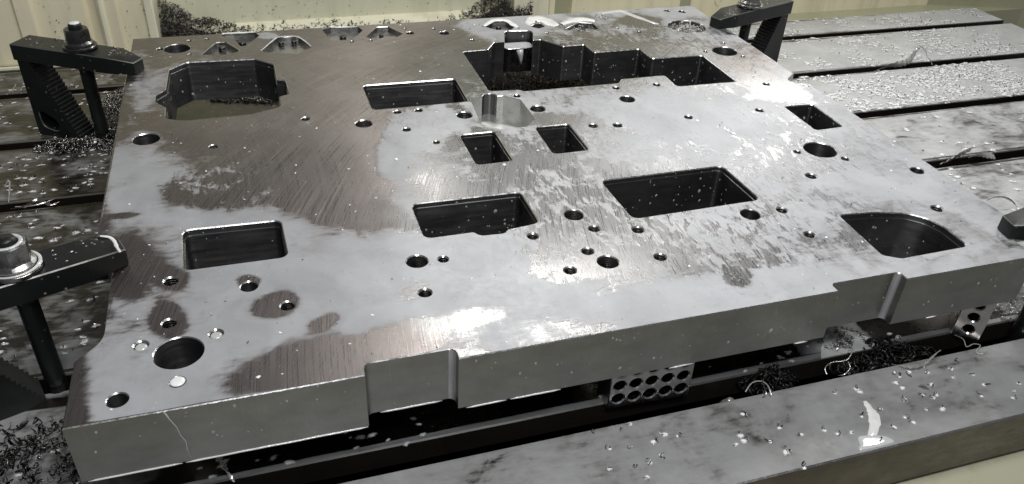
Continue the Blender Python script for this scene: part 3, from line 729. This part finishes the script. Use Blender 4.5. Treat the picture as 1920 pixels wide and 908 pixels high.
# pocket floors and holes
def fill(loop, n, z, dz, label, size, mat='darkchip'):
    lo, hi = loop.min(0), loop.max(0); p = rng.uniform(lo, hi, (n*3, 2)); p = p[inside(p, offset(loop, -1.5))][:n]
    return chips('chip_fill', np.column_stack([p, z+rng.uniform(0, dz, len(p))]), size, label, mat=mat, lift=False)
c, r = HB['p']; fill(circ(c[0], c[1], r), 260, -11, 10, 'bright wet chips filling the large hole near the back right corner', (.9, 1.4), 'swarf')
fill(fillet(P2([(900, 178), (905, 135), (1065, 135), (1120, 170), (985, 180)], ZT), 3), 2600, ZT+.3, 6, 'dark chips lying on the table inside the long stepped pocket', (.6, 1.1), 'darkchip')
fill(fillet(P2([(380, 186), (520, 176), (522, 196), (400, 192)], ZT), 3), 420, ZT+.3, 3, 'few chips lying on the table inside the large chamfered pocket', (.9, 1.5), 'chip')
fill(fillet(P2([(1065, 54), (1085, 42), (1112, 44), (1120, 54), (1090, 58)]), 3, 3), 90, -11, 9, 'bright chips caught in the back relief pocket with scooped edge', (.7, 1.1), 'swarf')
fill(circ(*at(1130, 33)[:2], 13), 40, .3, 2, 'bright chips lying in the coolant puddle near the back edge', (.7, 1.1), 'swarf')
for (x, y, rr, nn) in ((1385, 521, 9, 38), (1357, 514, 5, 8)):
    fill(circ(*at(x, y)[:2], rr), nn, .1, .6, 'fine chips dried on the %s right of the plate' % ('larger spot at front' if rr > 6 else 'smaller spot at front'), (.35, .6), 'swarf')
heap('chip_heap', 620, 690, 26, 62, 26, 22, ZT-14, 'dark flaky swarf heaped in the front slot left of the right setup block', (1.3, 3.0), 'darkchip')
heap('chip_heap', 240, 560, 16, 30, 14, 20, ZT-8, 'tangled dark swarf in the front slot right of the perforated block', (1.0, 2.4), 'darkchip')
heap('chip_heap', 110, 655, 40, 26, 20, 5, ZT+.5, 'bright chips on the lit patch of strip below the right edge notch', (.7, 1.3), 'chip')
heap('chip_heap', 160, 845, 445, 30, 26, 9, ZT+1, 'fine bright chips gathered beside the small scallop of the right edge', (.6, 1.1), 'chip', clip=lambda x, y: x > 834)
heap('chip_heap', 130, 880, 25, 50, 26, 6, ZT+1, 'wet chips on the table beyond the front right corner of the plate', (.8, 1.5), 'swarf', clip=lambda x, y: (x > 815) & (y > 22))
heap('chip_heap', 90, -2, 604, 14, 16, 6, .2, 'wet specks of chip gathered at the tip of the back left clamp', (.4, .8), 'swarf', power=1.)

# tiny droplets on plate surfaces
tp = rng.uniform([5, 5], [827, 708], (900, 2)); ok = inside(tp, offset(outer, -3))
for h in holes: ok &= ~inside(tp, offset(h['loop'], 2))
tp = tp[ok]; fm = film_at(np.column_stack([tp, np.zeros(len(tp))])); k = rng.random(len(tp)) < .75-.35*fm; tp = tp[k]
rr = rng.gamma(2.2, .36, len(tp))+.35
domes('coolant_droplets', np.column_stack([tp, np.zeros(len(tp))]), rr*1.2, rr*.8, rr*.3, rng.uniform(0, 6.3, len(tp)), 'tiny milky droplets spattered over the top of the plate', 'coolant droplets', 'halo', seg=8)
cp = rng.uniform([5, 5], [827, 708], (260, 2)); ok = inside(cp, offset(outer, -3))
for h in holes: ok &= ~inside(cp, offset(h['loop'], 3))
cp = cp[ok]; chips('chip_specks', np.column_stack([cp, np.full(len(cp), .1)]), (.25, .6), 'tiny chips sprinkled over the top of the plate', mat='chip')
dp = []; dn = []
fx = [(0, 194, 0), (194, 261, 12), (261.5, 590, 0), (590, 660, 10.5), (660, 804, 0)]
for _ in range(110):
    x = rng.uniform(2, 802)
    for a, b, yy in fx:
        if a+4 < x < b-4: dp.append((x, yy, -rng.beta(1.2, 1.6)*48-1.5)); dn.append((0, -1, 0))
def wall_drops(loop, n, zmax=44):
    L = loop; seg = np.roll(L, -1, 0)-L; ln = np.linalg.norm(seg, axis=1); pr = ln/ln.sum()
    for _ in range(n):
        i = rng.choice(len(L), p=pr); t = rng.random(); d = seg[i]/ln[i]; nn = np.array([-d[1], d[0]])
        P = L[i]+seg[i]*t; z = -rng.uniform(2, zmax)
        if nn@(CP[:2]-P) > 0: q = P+nn*(1.02 if z < -6 else .02); dp.append((q[0], q[1], z)); dn.append((nn[0], nn[1], 0))
for h, n in ((P_big, 110), (P_a, 45), (P_z, 190), (P_c, 40), (P_d, 60), (P_e, 40), (P_f, 60), (P_g, 90), (P_h, 90), (P_i, 50)): wall_drops(h['loop'], n)
rr = rng.gamma(2.4, .2, len(dp))+.22
domes('coolant_droplets', dp, rr*1.5, rr, rr*.3, rng.uniform(-.4, .4, len(dp)), 'milky droplets clinging to the front face and pocket walls', 'coolant droplets', 'drop', dn, seg=7)
# bright bead of coolant hanging on the lower front edge
def bead(pts, r=.9, name='coolant_bead', label='', rr=None):
    V, F = tube(pts, rr or [r*.3]+[r]*(len(pts)-2)+[r*.3], 6); return (V, F)
bs = []
for x0, x1, y in ((4, 64, 0), (66, 193, 0), (204, 252, 12), (268, 300, 0), (303, 345, 0), (440, 462, 0), (560, 574, 0), (700, 712, 0)):
    k = max(3, int((x1-x0)/6)); bs.append(bead([(x0+(x1-x0)*i/k, y-.2, -T-.1+rng.uniform(-.15, .15)) for i in range(k+1)], .75))
for x0, x1 in ((56, 59), (72, 76), (88, 97), (104, 107), (111, 114), (130, 141), (146, 152), (60, 63), (170, 173)):
    bs.append(bead([(x0, -.1, -.3), ((x0+x1)/2, -.3, -.4), (x1, -.1, -.3)], .55))
V, F = merge(bs); tag(mesh('coolant_bead', V, F, M['milk'], smooth=True), 'bright bead of coolant strung along the upper and lower front edges of the plate', 'coolant', kind='stuff')
V, F = tube([(61, -.1, -.5), (63, -.2, -8), (66, -.2, -16), (67, -.2, -24), (69.5, -.2, -31), (69, -.2, -38), (70, -.2, -47)], [.7, .5, .45, .5, .5, .45, .6], 6)
tag(mesh('coolant_trickle', V, F, M['drop'], smooth=True), 'thin wavy trickle of coolant running down the plate front near the left corner', 'coolant')
# puddles : thick glossy milk
def lens(name, pts, h, label, z=0., mat='milk', r=6):
    L = fillet(P2(pts, z), r, 6); m = L.mean(0); V = []; F = []; n = len(L); K = [(1, .0), (.97, .55), (.88, .9), (.5, 1)]
    for s_, hh in K: V += [(m[0]+(p[0]-m[0])*s_, m[1]+(p[1]-m[1])*s_, z+h*hh) for p in L]
    for k in range(3):
        for i in range(n): j = (i+1) % n; F.append((k*n+i, k*n+j, (k+1)*n+j, (k+1)*n+i))
    F.append(tuple(3*n+i for i in range(n)))
    return tag(mesh(name, V, F, M[mat], smooth=True), label, 'coolant puddle')
def arcpuddle(name, pts, w_, h, label, z=0., mat='milk'):
    P0 = [at(a, b, z) for a, b in pts]; P = []
    for i in range(len(P0)-1):
        p0, p1, p2, p3 = P0[max(i-1, 0)], P0[i], P0[i+1], P0[min(i+2, len(P0)-1)]
        for k in range(4): t = k/4; P.append(.5*((2*p1)+(-p0+p2)*t+(2*p0-5*p1+4*p2-p3)*t*t+(-p0+3*p1-3*p2+p3)*t**3))
    P.append(P0[-1]); V = []; F = []; n = len(P)
    for i in range(n):
        t = P[min(i+1, n-1)]-P[max(i-1, 0)]; t = t/np.linalg.norm(t); nn = np.array([-t[1], t[0], 0]); ww = w_*(.35+.65*math.sin(math.pi*(i+.4)/(n-.2)))*rng.uniform(.8, 1.2)
        for s_, hh in ((-1, 0), (-.7, .8), (0, 1), (.7, .8), (1, 0)): V.append(tuple(P[i]+nn*ww*s_+np.array([0, 0, h*hh])))
    for i in range(n-1):
        for k in range(4): F.append((i*5+k, i*5+k+1, i*5+6+k, i*5+5+k)[::-1])
    return tag(mesh(name, V, F, M[mat], smooth=True), label, 'coolant puddle')
lens('coolant_puddle', [(984, 42), (990, 32), (1012, 30), (1036, 37), (1050, 47), (1040, 50), (1022, 47), (1012, 42), (1000, 43), (992, 50)], 1.2, 'thick white coolant puddle with a scooped front at the middle of the back edge', r=5)
arcpuddle('coolant_puddle', [(1052, 46), (1065, 41), (1082, 37), (1100, 37), (1116, 40)], 9, 1.3, 'white crescent of coolant behind the chip filled relief pocket')
arcpuddle('coolant_puddle', [(906, 50), (918, 42), (928, 38), (948, 38), (962, 46), (972, 53)], 6, 1.2, 'white arched coolant ring around the relief pocket behind the round notch')
arcpuddle('coolant_puddle', [(1118, 28), (1130, 25), (1150, 22), (1166, 21), (1178, 26), (1200, 34), (1222, 42), (1236, 46)], 5.5, .8, 'long pale arc of coolant sweeping along the back edge toward the right corner', 0., 'menis')
arcpuddle('coolant_puddle', [(416, 64), (430, 62.5), (455, 61.5), (478, 60)], 2.2, .7, 'thin white coolant line at the far side of the second relief pocket from left')
arcpuddle('coolant_puddle', [(489, 96), (500, 86), (514, 74), (521, 70), (545, 68), (560, 70), (574, 79), (584, 88)], 1.5, .5, 'thin coolant rim around the third relief pocket from left', 0., 'menis')
arcpuddle('coolant_puddle', [(1622, 753), (1632, 768), (1638, 778), (1640, 790), (1638, 806), (1630, 830)], 5, .7, 'curved white coolant trickle on the front rail of the table', ZT)
lens('coolant_puddle', [(1606, 818), (1612, 834), (1608, 846), (1650, 838), (1682, 828), (1660, 818), (1640, 816)], .8, 'bright coolant puddle at the front edge of the front rail', ZT, 'menis', 5)
for (c, r), lab in ((SH[2], 'coolant filling the tapped hole right of the big round hole'), (SH[3], 'coolant filling the tapped hole left of the big round hole'), (SH[4], 'white coolant brimming over the tapped hole below the big round hole')):
    V, F = lathe([(r*.98, -2.2), (r*.8, -1.2), (r*.4, -.8)] if lab[0] == 'c' else [(r*1.1, .02), (r*.95, .7), (r*.5, 1.1)], 18, c[0], c[1], 0)
    tag(mesh('coolant_plug', V, F, M['drop'] if lab[0] == 'c' else M['milk'], smooth=True), lab, 'coolant puddle')

for bx_, by_, rr_ in ((416, 90, 4.6), (454, 81, 5.2), (527, 81, 3.6), (551, 79, 3.6), (643, 70, 4.6), (715, 67, 3.0), (935, 52, 4.0)):
    q = at(bx_, by_, -3); V, F = lathe([(rr_, -7.2), (rr_, -1.2), (rr_*.8, -.9)], 14, q[0], q[1], 0)
    mesh('bore_shade_plug', V, F, M['floor'], parent=plate, smooth=True)  # solid dark plug painted as the shade inside an open bore
# shelf of milky coolant dripping in the round notch at the pocket's back wall
a = at(972, 66); 
V, F, MI, SM = slab(fillet([(a[0]-22, a[1]-12, 6), (a[0]+21, a[1]-12, 6), (a[0]+21, a[1]+12, 8), (a[0]-22, a[1]+12, 8)], 4, 5), [], -15, -T+.5, .6)
ns = mesh('notch_seat', V, F, [M['menis'], M['chamfer'], M['bore'], M['bore']], MI, SM, parent=plate)
V, F = tube([(a[0]-1, a[1]-12.6, -17), (a[0], a[1]-13, -24), (a[0]+1, a[1]-13, -31), (a[0]+2, a[1]-13.2, -38)], [5, 4.2, 2.6, 1.], 10)
tag(mesh('coolant_drip', V, F, M['menis'], smooth=True), 'milky coolant dripping from the round notch into the stepped pocket', 'coolant')

# ------------------------------------------------------------------ clamps
def hexring(r, z, ph=0): return [(r*math.cos(math.pi/3*k+ph), r*math.sin(math.pi/3*k+ph), z) for k in range(6)]
def strap(rz, origin, label, top=21.):
    """origin = stud axis; +x points to the tip that presses on the plate"""
    t = empty('strap_clamp', (origin[0], origin[1], 0), rz); tag(t, label, 'strap clamp', 'strap clamps around the plate')
    o_ = fillet([(-86, -17.5, 1), (47, -17.5, 1), (77, -9, 1), (77, 9, 1), (47, 17.5, 1), (-86, 17.5, 1)], 1, 3)
    L = fillet([(-22, -9, 9), (20, -9, 9), (20, 9, 9), (-22, 9, 9)], 9, 8)
    V, F, MI, SM = slab(o_, [dict(loop=L, floor=None, ch=.8, mat=0)], top, .4, .9, grid=12, m_top=0, m_ch=1, m_side=0, m_bot=0)
    V = [(x, y, z if (z < 8 or x < 60) else z-(x-60)*.32) for x, y, z in V]
    b = mesh('clamp_bar', V, F, [M['black'], M['edge']], MI, parent=t); sharp(b, 25)
    return t
def stud(origin, label, top=52., zb=-128., wet=0, rz=0., nm='nut'):
    t = empty('clamp_stud', (origin[0], origin[1], zb), rz); tag(t, label, 'stud and nut', 'studs with nuts holding the strap clamps')
    pr = [(7.4, 0)]; z = 2.
    H = top-zb
    while z < H-3:
        thr = z < 34 or z > H-58
        if thr: pr += [(8.2, z), (7.3, z+1)]; z += 2
        else: pr += [(8.0, z)]; z += 8
    pr += [(7.6, H-2), (6.6, H)]
    V, F = lathe(pr, 16); mesh('threaded_rod', V, F, M['black'], parent=t, smooth=True)
    z0 = 21.3-zb
    V, F = lathe([(10, 0), (18.5, 0), (19.5, 1), (19.5, 3.6), (18.5, 4.4), (9, 4.4)], 32); wsh = mesh('washer', [(x, y, z+z0) for x, y, z in V], F, M[nm], parent=t, smooth=True); sharp(wsh, 30)
    z1 = z0+4.4; n = 24; V = []; F = []
    def nr(k, zz, lim): 
        th = 2*math.pi*k/n; ap = 13.0/math.cos((th+math.pi/6) % (math.pi/3)-math.pi/6); rr_ = min(ap, lim); return (rr_*math.cos(th), rr_*math.sin(th), zz)
    prof_ = [(0, 15.6), (0.1, 15.6), (5, 15.2), (17.2, 15.2), (19.6, 13.4), (20.3, 12), (20.3, 9)]
    base = [(16.5*math.cos(2*math.pi*k/n), 16.5*math.sin(2*math.pi*k/n), z1) for k in range(n)]+[(16.3*math.cos(2*math.pi*k/n), 16.3*math.sin(2*math.pi*k/n), z1+2.6) for k in range(n)]
    V = base
    for zz, lim in prof_[2:]: V = V+[nr(k, z1+max(zz, 4.2), lim) for k in range(n)]
    R_ = 2+len(prof_[2:])
    for i in range(R_-1):
        for k in range(n): j = (k+1) % n; F.append((i*n+k, i*n+j, (i+1)*n+j, (i+1)*n+k))
    F.append(tuple((R_-1)*n+k for k in range(n)))
    nt = mesh('hex_nut', V, F, M[nm], parent=t); sharp(nt, 22)
    zt_ = H
    if wet == 1:
        V, F = lathe([(6.4, zt_), (6, zt_+.9), (3, zt_+1.2)], 16); mesh('coolant_cap', V, F, M['milk'], parent=nt, smooth=True)
    if wet == 2:
        def torus(R0, r0, zc, arc=1., n=36, m=8, ph=0.):
            V = []; F = []
            for i in range(n+1):
                th = ph+2*math.pi*arc*i/n; rr_ = r0*(1 if arc == 1 else math.sin(math.pi*(i+.3)/(n+.6))**.5)
                for k in range(m): q = 2*math.pi*k/m; V.append(((R0+rr_*math.cos(q))*math.cos(th), (R0+rr_*math.cos(q))*math.sin(th), zc+rr_*.55*math.sin(q)))
            for i in range(n):
                for k in range(m): j = (k+1) % m; F.append((i*m+k, i*m+j, (i+1)*m+j, (i+1)*m+k))
            return V, F
        V, F = torus(10.0, 1.7, z1+20.4); mesh('coolant_ring', V, F, M['menis'], parent=nt, smooth=True)
        V, F = torus(18.2, 1.5, z1+.6, .8, ph=3.4-rz); mesh('coolant_ring', V, F, M['menis'], parent=wsh, smooth=True)
    return t
def stepblock(rz, origin, label, back=86, bot=60):
    """triangular serrated heel block below the tail of the strap"""
    t = empty('step_block', (origin[0], origin[1], ZT), rz); tag(t, label, 'step block', 'step blocks under the strap clamps')
    Hh = -ZT; x0 = -back+2; top_w = 17; n = 21
    pr = [(x0, 0), (x0, Hh), (x0+top_w, Hh)]
    for i in range(n):
        z = Hh-(i+1)*(Hh-6)/n; xx = x0+top_w+(i+1)*(bot-top_w)/n
        pr += [(xx-(bot-top_w)/n, z+.8), (xx+.6, z+.2)]
    pr += [(x0+bot, 0)]
    # side face carries an oblong hole : build in (x,z) with slab, then stand it up
    L = np.array(pr, float); L = L if area2(L) > 0 else L[::-1]
    hl = fillet([(x0+9, 13, 10), (x0+33, 8, 10), (x0+33, 24, 9), (x0+15, 34, 10), (x0+9, 34, 9)], 9, 6)
    V, F, MI, SM = slab(L, [dict(loop=hl, floor=-20, ch=.8, mat=2, fmat=2)], 0, -29, 0.0, m_top=0, m_ch=1, m_side=0, m_wall=2, m_bot=0)
    V = [(x, -14.5-z, y) for x, y, z in V]
    F = [f for f in F if len(set(f)) == len(f)]
    me_ = mesh('serrated_body', V, F, [M['black'], M['edge'], M['black']], MI[:len(F)], parent=t)
    return t
A1 = math.radians(-31)
strap(A1, (-50, 633), 'black strap clamp pressing on the back left corner of the plate')
stud((-50, 633), 'black stud with dark flanged nut topped by white coolant, on the back left clamp', 52, wet=1, rz=.3)
stepblock(A1, (-50, 633), 'black serrated step block with oblong hole under the back left clamp')
A2 = math.radians(20)
strap(A2, (-46, 160), 'black strap clamp at the front left, wet with white coolant round its slot')
stud((-46, 160), 'dark stud and large nut ringed with white coolant on the front left clamp', 50, wet=2, rz=.15, nm='nutb')
stepblock(A2, (-46, 160), 'black serrated step block cut off by the left frame edge under the front left clamp', 84, 70)
A3 = math.radians(199)
strap(A3, (886, 636), 'black strap clamp with steel nose pressing on the back right corner of the plate')
stud((886, 636), 'stud and shiny nut cut off by the top frame edge on the back right clamp', 50, rz=.4, nm='nutb')
stepblock(A3, (886, 636), 'black serrated step block standing under the back right clamp')
A4 = math.radians(168)
strap(A4, (876, 22), 'blunt dark strap clamp nose at the right frame edge, on the front right corner')
stud((846, 8), 'threaded stud rising from the front slot at the right frame edge', 6, rz=.2)
arcpuddle('coolant_puddle', [(84, 500), (108, 500), (128, 492), (138, 480), (132, 468), (112, 461), (92, 463)], 2.6, .35, 'pale smear of coolant round the slot of the front left clamp', 21.1, 'halo')
arcpuddle('coolant_puddle', [(188, 443), (205, 445), (214, 452), (219, 463), (226, 474)], 1.6, .7, 'white bead of coolant along the nose of the front left clamp', 21)
V, F = prism_z([(619, 22.5), (676, 22.5), (690, 30), (676, 44), (658, 62), (648, 63), (640, 48), (627, 34)], ZT-.4, ZT+.5)  # white pool outlined like the light patch below the notch
tag(mesh('coolant_puddle', V, F, M['milk']), 'patch of light through the right edge notch, painted in as white coolant on the strip', 'coolant puddle')

for (ox, oy), an, lab in (((-50, 633), A1, 'back left'), ((-46, 160), A2, 'front left'), ((886, 636), A3, 'back right')):
    u_ = rng.uniform(-80, 60, 26); v_ = rng.uniform(-15, 15, 26); k_ = (np.abs(u_) > 24)
    pp = np.column_stack([ox+u_*math.cos(an)-v_*math.sin(an), oy+u_*math.sin(an)+v_*math.cos(an), np.full(26, 21.0)])[k_]
    chips('chip_specks', pp, (.3, .75), 'few tiny chips lying on the %s clamp bar' % lab, mat='chip')
    domes('coolant_droplets', pp+np.array([1.5, 1, .02]), rng.uniform(.8, 2.2, len(pp)), rng.uniform(.6, 1.4, len(pp)), .35, 0., 'milky droplets on the %s clamp bar' % lab, 'coolant droplets', 'halo')
# ------------------------------------------------------------------ setup blocks
def setup_block(name, wdt, hgt, dep, cols, rows, pitch, rad, loc, rz, label, mat='block', z0off=0):
    t = empty(name, loc, rz); tag(t, label, 'setup block', 'perforated setup blocks under the plate')
    L = np.array([(0, 0), (wdt, 0), (wdt, hgt), (0, hgt)], float); hs = []
    for i in range(cols):
        for j in range(rows):
            cx = wdt/2+(i-(cols-1)/2)*pitch; cy = hgt/2+(j-(rows-1)/2)*pitch+z0off
            hs.append(dict(loop=circ(cx, cy, rad, 18), floor=-dep*.8, ch=1.1, mat=2, fmat=2))
    V, F, MI, SM = slab(L, hs, 0, -dep, .8, m_top=0, m_ch=1, m_side=0, m_wall=2, m_bot=0)
    V = [(x, -z, y) for x, y, z in V]
    b = mesh('drilled_body', V, F, [M['block'], M['chamfer'], M['bore']], MI, parent=t); sharp(b, 30)
    return t
setup_block('setup_block', 76.2, 50.3, 25.4, 5, 3, 14.6, 5.4, (397, 14.4, ZT+.2), math.radians(-2.4), 'steel block with rows of five holes under the middle of the plate front')
setup_block('setup_block', 26, 50.3, 70, 1, 3, 14.5, 4.8, (768, 20.5, ZT+.2), math.radians(-40), 'steel block with a single column of holes under the right end of the plate', z0off=0)
# screw tip in slot
V, F = lathe([(0.5, 0), (4.6, 0), (4.6, 8), (4.2, 8.6), (4.6, 9.4), (4.2, 10.2), (4.6, 11), (4.2, 11.8), (4.6, 12.6), (3.6, 14)], 14)
q = at(1362, 742, ZT-6); o = mesh('screw_tip', V, F, M['swarf'], smooth=True); o.location = Vector((q[0], q[1]+3, ZT-22))*MM; o.rotation_euler = (.5, .4, 0)
tag(o, 'small bright screw end sticking up in the front slot', 'screw')

# ------------------------------------------------------------------ long swarf
def ribbon(name, pts, w_, th, label, mat='swarf', tw=0., waves=0., t0=.9):
    P = [Vector(p) for p in pts]
    # catmull resample
    Q = []
    for i in range(len(P)-1):
        p0, p1, p2, p3 = P[max(i-1, 0)], P[i], P[i+1], P[min(i+2, len(P)-1)]
        for k in range(6):
            t = k/6; Q.append(.5*((2*p1)+(-p0+p2)*t+(2*p0-5*p1+4*p2-p3)*t*t+(-p0+3*p1-3*p2+p3)*t**3))
    Q.append(P[-1]); n = len(Q); V = []; F = []
    for i, q in enumerate(Q):
        t = (Q[min(i+1, n-1)]-Q[max(i-1, 0)]).normalized(); up = Vector((0, 0, 1)) if abs(t.z) < .9 else Vector((1, 0, 0))
        s_ = t.cross(up).normalized(); u = s_.cross(t); a_ = t0+tw*i/n; sd = s_*math.cos(a_)+u*math.sin(a_); nn = t.cross(sd)
        ww = w_*(.15+.85*min(1, 3.2*min(i, n-1-i)/n))*(.8+.2*math.sin(i*2.3))/2; q = q+nn*waves*math.sin(i*1.9)
        for cx, cz in ((-1, 0), (0, -.5), (1, 0), (0, .5)): V.append(tuple(q+sd*ww*cx+nn*(th*cz*2 if cx == 0 else 0)))
    for i in range(n-1):
        for k in range(4): j = (k+1) % 4; F.append((i*4+k, i*4+j, i*4+4+j, i*4+4+k))
    F.append((3, 2, 1, 0)); F.append(tuple((n-1)*4+k for k in range(4)))
    return tag(mesh(name, V, F, M[mat]), label, 'metal curl')
def A(x, y, dz=1.): p = at(x, y, ZT+dz); return tuple(p)
ribbon('metal_curl', [A(1640, 134, 1), A(1668, 123, 3), A(1692, 119, 5), A(1706, 112, 9), A(1716, 98, 16), A(1724, 88, 26)], 15, .5, 'long bright pointed curl of swarf lying across the second slot on the right', tw=1.6, waves=.5)
ribbon('metal_wire', [A(1724, 86, 26), A(1735, 95, 20), A(1738, 106, 12), A(1745, 114, 5), A(1748, 122, 1)], 1.4, .5, 'thin dark wire of swarf hanging from the raised tip of the bright curl', 'chip')
ribbon('metal_curl', [A(1762, 308, 1), A(1778, 302, 3), A(1795, 292, 5), A(1812, 284, 8), A(1826, 276, 9)], 13, .6, 'straight crumpled curl of swarf bridging the fourth slot on the right', tw=.8, waves=.8)
ribbon('metal_curl', [A(1816, 296, 4), A(1838, 290, 9), A(1856, 292, 8), A(1866, 298, 2)], 11, .5, 'bright hooked curl of swarf over the dark fourth slot', tw=1.)
ribbon('metal_curl', [A(1850, 376, 2), A(1865, 370, 8), A(1882, 370, 10), A(1898, 378, 7), A(1910, 392, 2)], 4, .5, 'arched grey strip of swarf beside the clamp nose at the right', 'chip', tw=.8)
ribbon('metal_curl', [A(1672, 683, -2), A(1690, 688, 0), A(1712, 691, 1), A(1735, 684, 2), A(1748, 676, 3)], 10, .5, 'broad bright strip of swarf at the front slot under the right notch', tw=.5, waves=.3)
ribbon('metal_curl', [A(1733, 684, 3), A(1744, 673, 5), A(1756, 662, 8), A(1764, 657, 10)], 10, .5, 'short ribbed strip of swarf standing at the front slot', tw=.3)
ribbon('metal_wire', [A(1568, 656, 2), A(1580, 648, 6), A(1598, 650, 8), A(1596, 664, 5), A(1586, 676, 2), A(1560, 680, 1), A(1547, 690, 0), A(1550, 702, -3)], 1.1, .4, 'looped thin wire of swarf hanging below the lit patch', 'swarf')
ribbon('metal_wire', [A(1590, 678, 2), A(1594, 690, 1), A(1584, 702, 0), A(1572, 704, -2)], 1.1, .4, 'short bowed wire of swarf in the front slot', 'swarf')
ribbon('metal_wire', [A(1790, 628, 3), A(1806, 636, 8), A(1812, 650, 6), A(1826, 645, 5), A(1838, 648, 2), A(1830, 660, 1), A(1842, 664, 2), A(1850, 656, 1)], 1.1, .4, 'curly wire of swarf at the foot of the right setup block', 'swarf')
ribbon('metal_wire', [A(1398, 735, 1), A(1410, 718, 8), A(1428, 715, 10), A(1440, 724, 7), A(1446, 742, 2)], 1.4, .5, 'arched wire of swarf over the front slot right of the perforated block', 'swarf')
ribbon('metal_wire', [A(1418, 712, 4), A(1424, 694, 18), A(1436, 700, 20), A(1430, 716, 10), A(1436, 738, 3), A(1430, 745, 1)], 1.2, .5, 'tangled upright wire of swarf beside the arched one', 'chip')
ribbon('metal_curl', [A(405, 858, 2), A(415, 868, 5), A(422, 880, 5), A(430, 892, 5), A(440, 904, 2)], 6, .5, 'twisted bright curl of swarf below the plate front at the left', tw=6.)
ribbon('metal_curl', [A(1722, 722, 1), A(1734, 723, 3), A(1742, 728, 1)], 9, .4, 'small leaf shaped bright chip on the front rail', tw=.2)
ribbon('metal_curl', [A(8, 350, 1), A(18, 340, 6), A(16, 380, 3)], 5, .5, 'short pale chip standing by the left slot', tw=.6)
ribbon('metal_curl', [A(20, 392, 1), A(45, 388, 4), A(70, 376, 6), A(95, 384, 3), A(112, 378, 1)], 5, .5, 'dark nest of swarf lying in the left slot', 'chip', tw=2.5)
ribbon('metal_curl', [A(28, 388, 2), A(60, 386, 5), A(85, 380, 5), A(104, 372, 2)], 2, .5, 'thin strand of swarf across the left slot', 'swarf', tw=1.5)
ribbon('metal_curl', [A(166, 268, 2), A(182, 262, 6), A(190, 268, 4), A(200, 278, 1)], 10, .6, 'torn bright chip flake by the slot below the back left clamp', tw=.8, waves=.6)
ribbon('metal_curl', [A(12, 178, 1), A(24, 168, 5), A(30, 158, 8)], 5, .5, 'small pale chip left of the back left step block', tw=.6)
ribbon('metal_wire', [at(1340, 1, 60), at(1342, 8, 50), at(1348, 15, 30)], 1.0, .4, 'hair thin dark wire of swarf standing behind the back right clamp', 'darkchip')
